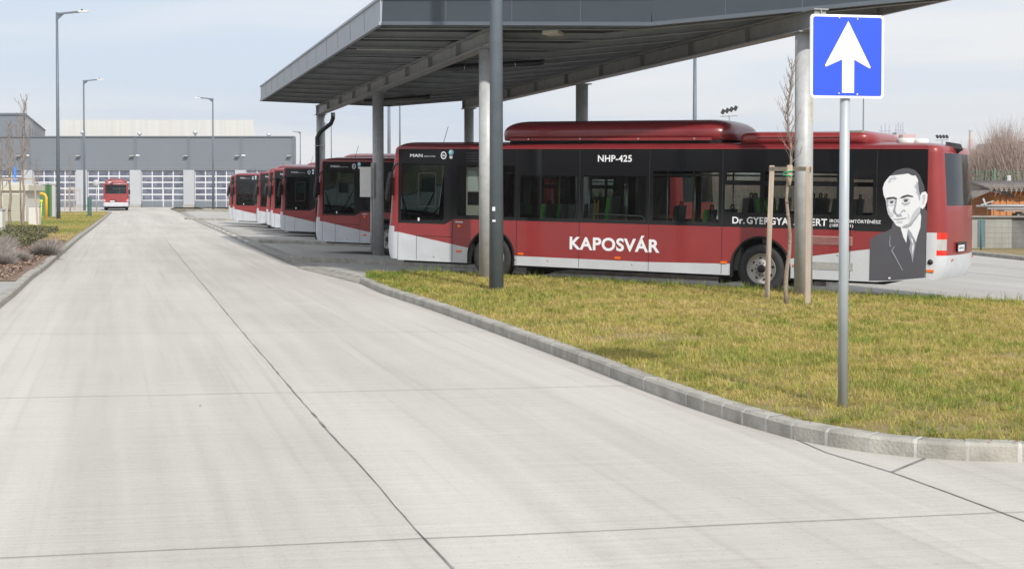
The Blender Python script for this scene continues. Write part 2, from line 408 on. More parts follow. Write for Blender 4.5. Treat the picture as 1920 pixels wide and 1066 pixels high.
strip(wob([(2.03, 10.55), (2.177, 9.8), (2.44, 9.124), (2.62, 8.5), (2.80, 7.77), (3.1, 6.0), (3.4, 3.0)], 0.004), 0.012)
strip(wob([(2.447, 9.124), (2.80, 9.60)], 0.002), 0.022)
JT_ = [((-3.6 - 0.283 * (y - 24), y - 0.1), (-9.0 - 0.27 * (y - 24) + 0.9 - 0.02 * (y - 24), y - 0.3)) for y in (29.4, 35.2, 41.0, 46.9, 52.8, 64.6, 76.4)]
JT_ += [((-1.0 - 0.283 * (y - 24), y + 0.1), (-3.6 - 0.283 * (y - 24), y - 0.1)) for y in (29.4, 35.2, 41.0, 46.9)]
for a, b_, wd in [(p, q, 0.011) for p, q in JT_] + [((-8, 5.93), (2.69, 7.95), 0.008), ((2.69, 7.95), (9, 8.6), 0.007), ((-6.1, 12.2), (1.13, 13.23), 0.008), ((-6.6, 18.08), (-0.25, 18.44), 0.009), ((-8.4, 23.7), (-1.75, 23.78), 0.010), ((-12, 6), (-8, 5.9), 0.01), ((-5, 2), (4, 3.4), 0.012)]:
    strip(wob([a, b_], 0.006), wd)
o = jt.build('pavement_joint', 'joint_dark', fixn=False); o['kind'] = 'structure'
o = jl.build('pavement_joint', 'joint_light', fixn=False); o['kind'] = 'structure'
# yard joints
yj = MB()
def ystrip(p, q, wd):
    d = Vector((q[0] - p[0], q[1] - p[1], 0)); n = Vector((-d.y, d.x, 0)).normalized() * wd / 2
    m_ = 12
    for i in range(m_):
        a = (p[0] + d.x * i / m_, p[1] + d.y * i / m_); b = (p[0] + d.x * (i + 1) / m_, p[1] + d.y * (i + 1) / m_)
        yj.face([(a[0] - n.x, a[1] - n.y, g(*a) + 0.004), (b[0] - n.x, b[1] - n.y, g(*b) + 0.004), (b[0] + n.x, b[1] + n.y, g(*b) + 0.004), (a[0] + n.x, a[1] + n.y, g(*a) + 0.004)])
for k in range(10):
    y0 = 34.5 + 6.1 * k; ystrip((-4.2 - 0.28 * (y0 - 31), y0 - 0.5), (14, y0 - 0.5 - 0.62 * (18 + 0.28 * (y0 - 31))), 0.015)
for off in (5, 11, 17): ystrip((-3 + off, 33), (-22 + off, 100), 0.015)
o = yj.build('pavement_joint', 'joint_dark', fixn=False); o['kind'] = 'structure'
# dashed line along the gutter
dl = MB()
for i in range(9):
    y = 52.5 + i * 3.4; x = -9.75 - (y - 52.5) * 0.264
    strip([(x, y), (x - 0.264 * 1.7, y + 1.7)], 0.13, 0.009, dl)
o = dl.build('road_marking', 'line_white', fixn=False); o['kind'] = 'structure'

# gutter: shallow channel of rough setts between road and yard
gt = MB()
P = [Vector((x, y, 0)) for x, y in GUT]
R = random.Random(9)
for i in range(len(P) - 1):
    L = (P[i + 1] - P[i]).length; n = max(1, int(L / 0.33)); d = (P[i + 1] - P[i]) / n; nn_ = Vector((d.y, -d.x, 0)).normalized()
    for j in range(n):
        a = P[i] + d * j; b = a + d * 0.93; fade = 1.0
        wd = 0.62 if a.y > 29.5 else 0.45
        for (u0, z0), (u1, z1) in (((0.0, 0.0), (0.3, -0.022)), ((0.31, -0.022), (wd, 0.006))):
            j0, j1 = R.uniform(-.006, .006), R.uniform(-.006, .006)
            gt.face([a + nn_ * u0 + Vector((0, 0, 0.012 + z0 + j0)), b + nn_ * u0 + Vector((0, 0, 0.012 + z0 + j1)), b + nn_ * u1 + Vector((0, 0, 0.014 + z1 + j0)), a + nn_ * u1 + Vector((0, 0, 0.014 + z1 + j1))])
    gt.face([P[i] + Vector((0, 0, -0.0)) , P[i + 1], P[i + 1] + nn_ * 0.6, P[i] + nn_ * 0.6])
o = gt.build('gutter', 'gutter_stone', fixn=False); o['kind'] = 'structure'

# kerbed islands between the bus bays
def bay_island(name, nose, length, wid, h=0.13):
    ux, uy = 0.869, -0.495; vx, vy = 0.495, 0.869
    pts = []
    for k in range(9):
        a = PI / 2 + PI * k / 8
        pts.append((nose[0] + ux * (wid / 2 + wid / 2 * math.cos(a)) + vx * (wid / 2) * math.sin(a), nose[1] + uy * (wid / 2 + wid / 2 * math.cos(a)) + vy * (wid / 2) * math.sin(a)))
    pts += [(nose[0] + ux * length - vx * wid / 2, nose[1] + uy * length - vy * wid / 2), (nose[0] + ux * length + vx * wid / 2, nose[1] + uy * length + vy * wid / 2)]
    k = MB(); n = len(pts)
    top = [(x, y, g(x, y) + h) for x, y in pts]; bot = [(x, y, g(x, y) - 0.05) for x, y in pts]
    cx, cy = sum(p[0] for p in pts) / n, sum(p[1] for p in pts) / n
    inn = [(x + (nose[0] + ux * wid - x) * 0 + ((cx - x) / math.hypot(cx - x, cy - y)) * 0.16, y + ((cy - y) / math.hypot(cx - x, cy - y)) * 0.16) for x, y in pts]
    inn = [(x, y, g(x, y) + h + 0.002) for x, y in inn]
    for i in range(n):
        j = (i + 1) % n
        k.face([bot[i], bot[j], top[j], top[i]], 0); k.face([top[i], top[j], inn[j], inn[i]], 0)
    k.face(inn, 1)
    o = k.build(name, ['kerb_stone', 'yard_concrete']); o['kind'] = 'structure'
bay_island('traffic_island', (-5.85, 38.6), 15, 1.9)
bay_island('traffic_island', (-9.2, 52.2), 13, 1.4)
bay_island('traffic_island', (-22.3, 98.0), 9, 2.0)
# ------------------------------------------------------------------ the city bus
# local frame: x runs from the front (0) to the rear (11.98), y = -1.25 is the driver's side, z up
NS = -1.25
ARCH = ((2.64, 0.50, 0.575), (8.56, 0.50, 0.60))
def bottom(x):
    b = 0.335 + max(0, (x - 10.75)) * 0.10
    for cx, cz, r in ARCH:
        if abs(x - cx) < r: b = max(b, cz + math.sqrt(r * r - (x - cx) ** 2))
    return b
def stripe(x):
    P = [(0.0, 1.09), (0.28, 0.945), (2.06, 0.66), (3.19, 0.53), (6.2, 0.52), (7.97, 0.555), (9.16, 0.70), (10.35, 0.885), (11.63, 1.07)]
    for (a, u), (b, v) in zip(P, P[1:]):
        if a <= x <= b: return u + (v - u) * (x - a) / (b - a)
    return 1.0
def outline(end, ins, lean):
    """plan outline of one end of the body, near side to far side"""
    pts = []
    T0 = 0.28 if end == 'front' else 11.66
    r = 0.20 if end == 'front' else 0.26
    pts.append((T0, NS))
    n = 7
    for k in range(n + 1):
        a = PI / 2 * k / n
        pts.append((r - r * math.sin(a), NS + r - r * math.cos(a)))
    for y in (-0.7, -0.35, 0, 0.35, 0.7): pts.append((0.0, y))
    q = [(x, -y) for x, y in pts[:n + 2]][::-1]
    pts = pts + q
    res = []
    for x, y in pts:
        if end == 'front' and x == T0: xx = x
        else:
            bul = 0.09 * (1 - min(1, abs(y) / 1.0) ** 2) if end == 'rear' else 0.10 * (1 - min(1, abs(y) / 1.0) ** 2)
            xx = x - bul * (1 if abs(y) < 1.0 else 0)
            xx = xx + lean * max(0, 1 - max(0, x) / T0) if end == 'front' else xx + lean * max(0, 1 - max(0, x) / 0.32)
        if end == 'rear':
            xx = 11.98 - xx if not (x == T0) else T0
        res.append((6 + (xx - 6) * (1 - ins / 6), y * (1 - ins / 1.25)))
    return res
def lean_front(z):
    for (a, u), (b, v) in zip([(0.3, .06), (0.42, -.03), (.6, -.07), (0.9, -.07), (1.3, -.01), (2.42, .07), (2.82, .15), (3.0, .18)], [(0.42, -.03), (.6, -.07), (0.9, -.07), (1.3, -.01), (2.42, .07), (2.82, .15), (3.0, .18), (3.1, .18)]):
        if a <= z <= b: return u + (v - u) * (z - a) / (b - a)
    return 0
def lean_rear(z):
    for (a, u), (b, v) in zip([(0.3, .1), (0.46, .07), (.62, 0), (1.5, 0), (2.82, .09)], [(0.46, .07), (.62, 0), (1.5, 0), (2.82, .09), (3.1, .11)]):
        if a <= z <= b: return u + (v - u) * (z - a) / (b - a)
    return 0
def inset(z): return 0.0 if z < 2.76 else (0.015 if z < 2.79 else (0.04 if z < 2.82 else 0.13))

def make_bus():
    root = empty('city_bus', (0, 0, 0), 'x', 'bus')
    # ---- side panels
    xs = set([0.28, 0.77, 1.68, 2.06, 3.25, 4.71, 6.25, 7.78, 10.28, 11.66, 3.19, 6.2, 7.97, 9.16, 10.35, 10.75, 0.7, 1.2, 5.5, 10.64])
    for cx, cz, r in ARCH:
        for k in range(-16, 17): xs.add(round(cx + r * math.sin(PI / 2 * k / 16) * 0.9999, 4))
        xs.add(cx - r - 1e-3); xs.add(cx + r + 1e-3)
    xs = sorted(xs)
    def btop(x):   # top of the lower panels follows the belt with the dropped cab window
        if x <= 1.49: return 1.14
        if x < 1.72: return 1.14 + (x - 1.49) / 0.23 * 0.12
        return 1.26
    for x in (1.49, 1.72): xs.append(x)
    xs = sorted(xs)
    red, wh = MB(), MB(); arches = []
    for sgn in (1, -1):
        Y = NS * sgn
        for a, b in zip(xs, xs[1:]):
            if b - a < 1e-5: continue
            ba, bb, sa, sb = bottom(a + 1e-5), bottom(b - 1e-5), stripe(a), stripe(b)
            ta, tb = btop(a), btop(b)
            if sgn == 1 and a >= 10.635:      # portrait panel backing is white below, red above
                pass
            if sa > ba or sb > bb:
                wh.face([(a, Y, ba), (b, Y, bb), (b, Y, max(sb, bb)), (a, Y, max(sa, ba))])
            red.face([(a, Y, max(sa, ba)), (b, Y, max(sb, bb)), (b, Y, tb), (a, Y, ta)])
        for cx, cz, r in ARCH:
            arch_t = MB(); arches.append(arch_t)
            pts = [(cx + r * math.cos(t), cz + r * math.sin(t)) for t in [PI * k / 24 for k in range(25)]]
            pts = [(cx + r, 0.30)] + pts + [(cx - r, 0.30)]
            for (x1, z1), (x2, z2) in zip(pts, pts[1:]):
                arch_t.face([(x1, Y, z1), (x2, Y, z2), (x2, Y * 0.72, z2), (x1, Y * 0.72, z1)])
                # dark rubber lip proud of the panel
                def sc(x, z, k): return (cx + (x - cx) * k, cz + (z - cz) * k) if z > cz else (cx + (x - cx) * k, z)
                (u1, w1), (u2, w2) = sc(x1, z1, 0.935), sc(x2, z2, 0.935)
                arch_t.face([(x1, Y * 1.008, z1), (x2, Y * 1.008, z2), (u2, Y * 1.008, w2), (u1, Y * 1.008, w1)])
                arch_t.face([(x1, Y * 1.008, z1), (x2, Y * 1.008, z2), (x2, Y, z2), (x1, Y, z1)])
            arch_t.face([(cx - r, Y * 0.72, 0.3), (cx + r, Y * 0.72, 0.3)] + [(x, Y * 0.72, z) for x, z in pts[1:-1]])
    # ---- rounded ends
    ZL = [0.36, 0.45, 0.62, 0.85, 0.945, 1.07, 1.14, 1.26, 1.74, 2.42, 2.68, 2.745, 2.78, 2.81]
    ends = {}
    for end in ('front', 'rear'):
        L = []
        for z in ZL:
            zz = z + (0.06 if (end == 'rear' and z < 0.4) else 0)
            L.append([(x, y, zz) for x, y in outline(end, inset(z), (lean_front if end == 'front' else lean_rear)(z))])
        ends[end] = L
    n = len(ends['front'][0])
    windscreen, display, fred, fwh, rred, rwh, rglass, lamp, lamp2 = MB(), MB(), MB(), MB(), MB(), MB(), MB(), [MB(), MB()], [MB(), MB()]
    lampc = [MB(), MB()]
    for j in range(len(ZL) - 1):
        z0, z1 = ZL[j], ZL[j + 1]; zm = (z0 + z1) / 2
        for i in range(n - 1):
            Lf = ends['front']; q = [Lf[j][i], Lf[j][i + 1], Lf[j + 1][i + 1], Lf[j + 1][i]]
            mid = 6 <= i <= n - 8
            if mid and 1.14 < zm < 2.42: windscreen.face(q, 0, True)
            elif mid and 2.42 < zm < 2.745: display.face(q, 0, True)
            elif zm < 0.9 or (zm < 1.07 and mid): fwh.face(q, 0, True)
            elif zm < 1.07:
                k0 = i if i < n / 2 else n - 2 - i
                st = [stripe(max(0, min(0.28, p[0]))) for p in q]
                if i == 0 or i == n - 2:
                    a, b, c, d = q
                    fred.face(q, 0, True)
                    fwh.face(q, 0, True) if False else None
                else: fwh.face(q, 0, True)
            else: fred.face(q, 0, True)
            Lr = ends['rear']; q = [Lr[j][i], Lr[j][i + 1], Lr[j + 1][i + 1], Lr[j + 1][i]]
            corner = (2 <= i <= 6) or (n - 8 <= i <= n - 4)
            side = i < n / 2
            if 0.85 < zm < 1.26 and corner and ((3 <= i <= 6) or (n - 8 <= i <= n - 5)):
                (lampc if 0.945 < zm < 1.14 else (lamp if zm < 1 else lamp2))[0 if side else 1].face(q, 0, True)
            elif zm < 0.85 or (zm < 1.26 and (i <= 2 or i >= n - 4)): rwh.face(q, 0, True)
            elif 1.74 < zm < 2.68 and 7 <= i <= n - 9: rglass.face(q, 0, True)
            else: rred.face(q, 0, True)
    # white nose wedge on the front corner (stripe continues round the corner)
    # ---- roof skin
    red.m and None
    roof = MB()
    lv = [(2.745, 0.0), (2.78, 0.015), (2.81, 0.04), (2.845, 0.14), (2.875, 0.35), (2.89, 0.7)]
    loops = []
    for z, ins in lv:
        f = outline('front', ins, lean_front(z)); r = outline('rear', ins, lean_rear(z))
        loop = [(x, y, z) for x, y in f] + [(x, y, z) for x, y in r[::-1]]
        loops.append(loop)
    nn = len(loops[0])
    for a in range(len(loops) - 1):
        for i in range(nn):
            q = [loops[a][i], loops[a][(i + 1) % nn], loops[a + 1][(i + 1) % nn], loops[a + 1][i]]
            if a < 2 and not (i == n - 1 or i == nn - 1): continue    # the end caps already cover these
            roof.face(q, 0, True)
    roof.face(loops[-1][:], 0)
    body = red.build('body', 'bus_red', root)
    wh.build('skirt_panel', 'bus_white', root)
    fred.build('front_panel', 'bus_red', root); fwh.build('front_bumper', 'bus_white', root)
    windscreen.build('windscreen', 'dark_glass', root); display.build('destination_display', 'bus_black', root)
    rred.build('rear_panel', 'bus_red', root); rwh.build('rear_bumper', 'bus_white', root)
    rglass.build('rear_window', 'dark_glass', root)
    for a, b, a2 in zip(lamp, lampc, lamp2):
        t = a.build('tail_light', 'lamp_red', root); b.build('reversing_lens', 'lamp_clear', t); a2.build('brake_lens', 'lamp_red', t)
    rf = roof.build('roof', 'bus_red_roof', root)
    for q in arches: q.build('wheel_arch', 'under_black', root)
    # ---- window band: black frame with openings
    OP = [(0.36, 1.46, 1.20, 2.43), (1.80, 3.19, 1.33, 2.40), (3.33, 4.64, 1.33, 2.20), (4.80, 6.18, 1.33, 2.21), (6.33, 7.70, 1.33, 2.32),
          (7.87, 8.53, 2.15, 2.32), (7.83, 8.53, 1.54, 2.06), (8.62, 9.28, 2.15, 2.32), (8.62, 9.28, 1.54, 2.06),
          (9.37, 10.01, 2.15, 2.32), (9.37, 10.01, 1.54, 2.06), (10.33, 10.68, 1.54, 2.19)]
    gx = sorted(set([0.28, 11.66, 1.49, 1.72] + [o[0] for o in OP] + [o[1] for o in OP])); gz = sorted(set([1.14, 1.26, 2.745] + [o[2] for o in OP] + [o[3] for o in OP]))
    fr, gl, gs = MB(), MB(), MB()
    for sgn in (1, -1):
        Y = NS * sgn
        for a, b in zip(gx, gx[1:]):
            for c, d in zip(gz, gz[1:]):
                xm, zm = (a + b) / 2, (c + d) / 2
                if any(o[0] < xm < o[1] and o[2] < zm < o[3] for o in OP): continue
                if zm < 1.26 and xm > 1.72: continue
                if zm < 1.26 and 1.49 < xm < 1.72:
                    lo = [1.14 + (a - 1.49) / 0.23 * 0.12, 1.14 + (b - 1.49) / 0.23 * 0.12]
                    fr.face([(a, Y, max(c, lo[0])), (b, Y, max(c, lo[1])), (b, Y, max(d, lo[1])), (a, Y, max(d, lo[0]))]) if d > lo[0] else None
                    continue
                fr.face([(a, Y, c), (b, Y, c), (b, Y, d), (a, Y, d)])
    fr.build('window_frame', 'bus_black', root)
    for o in OP:
        for sgn in (1, -1):
            m = MB(); Y = (NS + 0.012) * sgn
            m.face([(o[0], Y, o[2]), (o[1], Y, o[2]), (o[1], Y, o[3]), (o[0], Y, o[3])])
            m.build('window', 'dark_glass' if o[0] < 1 else 'tinted_glass', root)
    # ---- seams between panels, thin dark strips 1.5 mm proud
    for x, z0, z1 in [(0.285, 0.36, 1.14), (0.77, 0.35, 0.90), (1.68, 0.35, 1.25), (3.25, 0.35, 2.73), (4.71, 0.35, 1.26), (6.25, 0.35, 1.26), (7.78, 0.35, 1.26), (10.28, 0.36, 1.26), (11.655, 0.45, 2.73)]:
        for sgn in (1, -1):
            Y = (NS - 0.0025) * sgn
            sm = MB(); sm.face([(x - .005, Y, z0), (x + .005, Y, z0), (x + .005, Y, z1), (x - .005, Y, z1)]); sm.build('panel_joint', 'under_black', root)
    for x0, x1, z0, z1 in [(0.78, 1.68, 0.868, 0.88), (10.35, 11.66, 1.252, 1.262)]:
        Y = NS - 0.0025
        sm = MB(); sm.face([(x0, Y, z0), (x1, Y, z0), (x1, Y, z1), (x0, Y, z1)]); sm.build('panel_joint', 'under_black', root)
    for x in (4.71, 6.25, 7.78, 10.75):
        Y = NS - 0.0025
        lt = MB(); lt.face([(x - .006, Y, 1.28), (x + .006, Y, 1.28), (x + .006, Y, 2.72), (x - .006, Y, 2.72)]); lt.build('glass_seal', 'black_plastic', root)
    # ---- thin highlight rail along the gutter
    rl = MB()
    for sgn in (1, -1): rl.box((5.97, (NS - 0.006) * sgn, 2.752), (11.3, 0.016, 0.012))
    rl.build('roof_rail', 'bus_red', root)
    # ---- side markers, indicator, badge, hatches, grille, filler
    for x in (1.85, 3.36, 5.58, 7.83, 9.27, 11.74):
        k = MB(); k.box((x, NS - 0.008, 0.578), (0.125, 0.02, 0.042)); k.build('side_marker', 'marker_orange', root)
    k = MB(); k.lathe([(0, -0.03), (0.03, -0.03), (0.042, -0.012), (0.042, 0)], (1.855, NS, 1.105), 'y', 16); k.build('indicator', 'marker_orange', root)
    k = MB(); k.box((1.855, NS - 0.006, 1.197), (0.19, 0.012, 0.028)); k.build('badge', 'steel_bright', root)
    k = MB()
    k.box((9.93, NS - 0.004, 1.06), (0.78, 0.012, 0.16))
    gq = k.build('side_grille', mat('grille_pink', (0.45, 0.30, 0.28), 0.6, var=0.3, vscale=60), root)
    k = MB()
    for i in range(7): k.box((9.93, NS - 0.014, 0.995 + i * 0.021), (0.76, 0.008, 0.006))
    k.build('slat', 'bus_red', gq)
    k = MB(); k.box((9.95, NS - 0.004, 0.59), (0.78, 0.010, 0.14)); k.build('step_panel', mat('step_grey', (0.36, 0.36, 0.34), 0.6, var=0.15, vscale=20), root)
    k = MB()
    for i in range(4):
        k.box((2.18, NS - 0.004, 2.655 - i * 0.055), (0.36, 0.012, 0.018))
    k.build('air_vent', 'black_plastic', root)
    k = MB(); k.lathe([(0, -0.02), (0.04, -0.02), (0.05, 0)], (11.735, NS, 0.735), 'y', 16); k.build('filler_cap', 'black_plastic', root)
    # ---- mirrors
    for sgn in (1, -1):
        k = MB()
        Y = -1.33 * sgn
        k.tube([(0.30, -1.22 * sgn, 2.46), (0.24, -1.30 * sgn, 2.42), (0.18, Y, 2.28)], 0.022, 8)
        mm = k.build('mirror', 'black_plastic', root)
        k = MB()
        prof = [(0.02, 2.28, 0.03), (0.02, 2.22, 0.075), (0.0, 2.05, 0.10), (-0.02, 1.85, 0.105), (-0.05, 1.72, 0.09), (-0.06, 1.64, 0.05)]
        rings = []
        for dx, z, r in prof:
            rings.append([(0.12 + dx + r * 0.62 * math.cos(2 * PI * q / 14), Y + r * 0.95 * math.sin(2 * PI * q / 14), z - 0.02) for q in range(14)])
        vs = [p for rg in rings for p in rg]
        fs = [(a * 14 + q, a * 14 + (q + 1) % 14, (a + 1) * 14 + (q + 1) % 14, (a + 1) * 14 + q) for a in range(len(prof) - 1) for q in range(14)]
        k.mesh(vs, fs, 0, True); k.face(rings[0]); k.face(rings[-1])
        k.build('mirror_housing', 'black_plastic', mm)
        k = MB(); k.box((0.185, Y, 1.93), (0.012, 0.13, 0.38)); k.build('mirror_glass', 'bus_black', mm)
    # ---- headlights and wipers on the unseen front
    for sgn in (1, -1):
        k = MB(); k.lathe([(0, -0.035), (0.07, -0.03), (0.09, 0.0), (0.09, 0.04)], (-0.015, -0.93 * sgn, 0.78), 'x', 18); k.build('headlight', 'lamp_clear', root)
        k = MB(); k.tube([(-0.075, -0.25 * sgn, 1.16), (-0.02, -0.75 * sgn, 1.9)], 0.012, 6); k.build('wiper', 'black_plastic', root)
    # ---- rear details: plate, camera hood, licence plate recess, small lamps
    k = MB(); k.box((12.075, -0.36, 0.97), (0.02, 0.46, 0.11)); np_ = k.build('number_plate', 'decal_white', root)
    text_mesh('plate_lettering', 'NHP-425', -0.55, -0.17, 0.94, 1.0, 12.087, 'black_plastic', np_, axis='rear', bold=0.01)
    k = MB(); k.box((12.07, -0.26, 0.99), (0.012, 0.74, 0.18)); k.build('plate_recess', 'black_plastic', root)
    k = MB()
    k.mesh([(11.80, -0.55, 2.80), (12.10, -0.50, 2.76), (12.06, -0.3, 2.76), (11.8, -0.25, 2.8), (11.80, -0.55, 2.90), (12.04, -0.46, 2.86), (12.02, -0.33, 2.86), (11.8, -0.25, 2.90), (11.98, -0.42, 2.68)],
           [(4, 5, 6, 7), (0, 1, 5, 4), (1, 2, 6, 5), (2, 3, 7, 6), (0, 8, 1), (1, 8, 2), (2, 8, 3), (0, 4, 7, 3), (0, 3, 8)])
    k.build('rear_camera', 'black_plastic', root)
    k = MB(); k.box((12.035, -0.82, 0.77), (0.012, 0.06, 0.03)); k.build('reflector', 'lamp_red', root)
    k = MB(); k.box((12.035, 0.82, 0.77), (0.012, 0.06, 0.03)); k.build('reflector', 'lamp_red', root)
    # ---- roof equipment
    def pod(name, x0, x1, hw, zb, zt, rf0, rf1, m, ex=2.6):
        k = MB(); N = 60; R = 24; rings = []
        for i in range(N + 1):
            t = i / N; x = x0 + (x1 - x0) * (0.5 - 0.5 * math.cos(PI * t))
            e = 1.0
            if x - x0 < rf0: e = min(e, max(0.0, 1 - ((rf0 - (x - x0)) / rf0) ** 2.4) ** (1 / 2.4))
            if x1 - x < rf1: e = min(e, max(0.0, 1 - ((rf1 - (x1 - x)) / rf1) ** 2.4) ** (1 / 2.4))
            ez = 0.12 + 0.88 * e; ey = 0.50 + 0.50 * e
            ring = []
            for q in range(R + 1):
                a = -0.42 + (PI + 0.84) * q / R; c, s_ = math.cos(a), math.sin(a)
                ring.append((x, -hw * ey * math.copysign(abs(c) ** (2 / ex), c), zb + (zt - zb) * (0.26 + 0.74 * ez * math.copysign(abs(s_) ** (2 / ex), s_)) if s_ > 0 else zb + (zt - zb) * 0.26 * (1 - (abs(s_) / 0.41) ** 1.5)))
            rings.append(ring)
        vs = [p for r_ in rings for p in r_]; W = R + 1
        k.mesh(vs, [(i * W + q, i * W + q + 1, (i + 1) * W + q + 1, (i + 1) * W + q) for i in range(N) for q in range(R)], 0, True)
        k.face(rings[0]); k.face(rings[-1])
        return k.build(name, m, root)
    gp = pod('gas_tank_cover', 2.60, 7.78, 1.02, 2.935, 3.36, 0.55, 0.62, 'bus_red_roof', 3.0)
    k = MB(); k.box((5.25, 0, 2.90), (4.7, 1.9, 0.06)); k.build('tank_mounting', 'under_black', root)
    k = MB()
    for sgn in (1, -1): k.box((5.2, -1.03 * sgn, 2.95), (4.5, 0.05, 0.05))
    k.build('cover_rail', 'bus_red', gp)
    pod('cooling_unit', 7.95, 10.62, 1.10, 2.865, 3.10, 0.3, 0.3, 'bus_red', 4.5)
    k = MB(); k.box((9.3, -1.095, 2.965), (1.8, 0.03, 0.012)); k.build('unit_groove', 'under_black', root)
    k = MB()
    for i in range(9): k.box((10.15 + i * 0.03, -0.80, 3.07), (0.012, 0.44, 0.06))
    k.build('unit_grille', 'step_grey', root)
    for cx, q_, zt in ((11.12, 0.72, 0.10), (11.36, 0.56, 0.085)):
        k = MB(); k.lathe([(0.0, zt), (0.19 * q_, zt), (0.25 * q_, zt - 0.015), (0.27 * q_, zt - 0.045), (0.26 * q_, 0.0)], (cx, -0.62, 2.865), 'z', 24)
        k.build('roof_hatch', 'dome_white', root)
    k = MB(); k.tube([(1.07, -0.7, 2.86), (1.2, -0.7, 3.25)], 0.006, 6); k.build('antenna', 'black_plastic', root)
    k = MB()
    for x in (3.4, 4.6, 5.9, 7.1): k.box((x, -1.058, 2.955), (0.03, 0.012, 0.03))
    k.build('cover_clip', 'steel_bright', gp)
    # ---- wheels
    for cx, cz, r in ARCH:
        for sgn in (1, -1):
            y = -1.06 * sgn
            def o_(r_, d): return (r_, -d * sgn)
            k = MB()
            k.lathe([o_(0.28, 0.12), o_(0.30, 0.145), o_(0.38, 0.155), o_(0.44, 0.14), o_(0.472, 0.10), o_(0.478, 0.05), o_(0.478, -0.1), o_(0.44, -0.14), o_(0.30, -0.14)], (cx, y, 0.478), 'y', 40)
            wo = k.build('wheel', 'rubber', root)
            k = MB()
            k.lathe([o_(0.288, 0.150), o_(0.295, 0.135), o_(0.27, 0.115), o_(0.255, 0.06), o_(0.235, 0.045), o_(0.17, 0.075), o_(0.145, 0.085), o_(0.14, 0.10), o_(0.0, 0.10)], (cx, y, 0.478), 'y', 40)
            rm = k.build('rim', 'rim_silver', wo)
            k = MB()
            for q in range(8):
                a = 2 * PI * q / 8 + 0.2
                hx, hz = 0.20 * math.cos(a), 0.20 * math.sin(a)
                k.lathe([(0.0, -0.066 * sgn), (0.026, -0.066 * sgn), (0.028, -0.03 * sgn)], (cx + hx, y, 0.478 + hz), 'y', 10)
            k.build('rim_hole', 'under_black', wo)
            k = MB(); k.lathe([o_(0.0, 0.165), o_(0.05, 0.16), o_(0.075, 0.14), o_(0.08, 0.09)], (cx, y, 0.478), 'y', 20)
            for q in range(10):
                a = 2 * PI * q / 10
                k.lathe([o_(0.0, 0.12), o_(0.012, 0.12), o_(0.014, 0.09)], (cx + 0.115 * math.cos(a), y, 0.478 + 0.115 * math.sin(a)), 'y', 6)
            k.build('hub', 'black_plastic', wo)
    # ---- chassis, floor
    k = MB()
    for a, b in ((0.4, 2.03), (3.26, 7.93), (9.2, 10.9)): k.box(((a + b) / 2, 0, 0.345), (b - a, 2.36, 0.11))
    for a, b in ((2.03, 3.26), (7.93, 9.2)): k.box(((a + b) / 2, 0, 0.42), (b - a, 1.4, 0.1))
    for x in (3.45, 7.7): k.box((x, 0, 0.24), (0.1, 2.1, 0.16))
    k.build('chassis', 'under_black', root)
    k = MB(); k.box((5.98, 0, 0.42), (11.2, 1.6, 0.03)); k.build('floor', 'black_plastic', root)
    k = MB(); k.box((5.98, 0, 2.735), (11.2, 2.36, 0.02)); k.build('ceiling', 'ceiling_bus', root)
    # ---- interior
    def seat(x, y, z, face=1, colm='seat_green', back=0.62):
        k = MB()
        k.box((x, y, z + 0.02), (0.42, 0.42, 0.07)); k.box((x - 0.21 * face, y, z + 0.02 + back / 2), (0.06, 0.42, back), ry=-0.12 * face)
        k.box((x, y, (z + 0.4) / 2), (0.2, 0.3, z - 0.45))
        o = k.build('seat', 'seat_grey', root, bevel=0.02)
        k = MB(); k.box((x - 0.155 * face, y, z + 0.05 + back / 2), (0.10, 0.40, back - 0.08), ry=-0.12 * face); k.box((x, y, z + 0.075), (0.38, 0.40, 0.06))
        k.build('cushion', colm, o, bevel=0.015)
        k = MB(); k.tube([(x - 0.26 * face, y - 0.16, z + back), (x - 0.27 * face, y - 0.15, z + back + 0.1), (x - 0.27 * face, y - 0.03, z + back + 0.1), (x - 0.26 * face, y - 0.02, z + back)], 0.014, 6)
        k.build('grab_handle', 'black_plastic', o)
    for x, y, z, f, b in [(3.62, -0.92, 0.98, -1, .62), (3.75, -0.45, 0.98, -1, .62), (4.25, -0.9, 0.98, -1, .62), (5.08, -0.86, 1.02, -1, .76),
                          (7.2, -0.9, 1.0, -1, .56), (7.62, -0.9, 1.02, -1, .56), (8.0, -0.9, 1.2, -1, .60), (8.22, -0.45, 1.22, -1, .60), (8.62, -0.9, 1.2, 1, .60), (8.62, -0.42, 1.2, 1, .60), (9.22, -0.9, 1.2, -1, .62), (9.22, -0.45, 1.2, -1, .62),
                          (9.75, -0.9, 1.2, -1, .62), (10.7, -0.9, 1.25, -1, .75), (10.7, -0.4, 1.25, -1, .75),
                          (5.8, 0.9, 0.98, -1, .62), (3.7, 0.9, 0.98, -1, .62), (8.1, 0.9, 1.2, -1, .6), (8.9, 0.9, 1.2, -1, .6), (9.6, 0.9, 1.2, -1, .6)]:
        seat(x, y, z, f, 'seat_green' if (x, y) in ((3.75, -0.45), (3.62, -0.92), (5.08, -0.86), (8.62, -0.9), (8.62, -0.42), (7.2, -0.9)) else 'seat_grey', b)
    k = MB()
    for x, y in [(4.92, -1.05), (4.98, -1.0), (5.12, -0.7), (3.3, 0.5), (6.4, 0.6)]:
        k.tube([(x, y, 0.45), (x + 0.03, y, 1.72 if x < 5.2 and x > 4.8 else 2.7)], 0.017, 8)
    k.build('handrail', 'pole_yellow', root)
    k = MB()
    for x, y in [(6.53, -1.0), (6.95, -0.6), (5.4, -0.5), (4.6, -0.6), (7.75, -0.6)]:
        k.tube([(x, y, 0.45), (x, y, 2.7)], 0.017, 8)
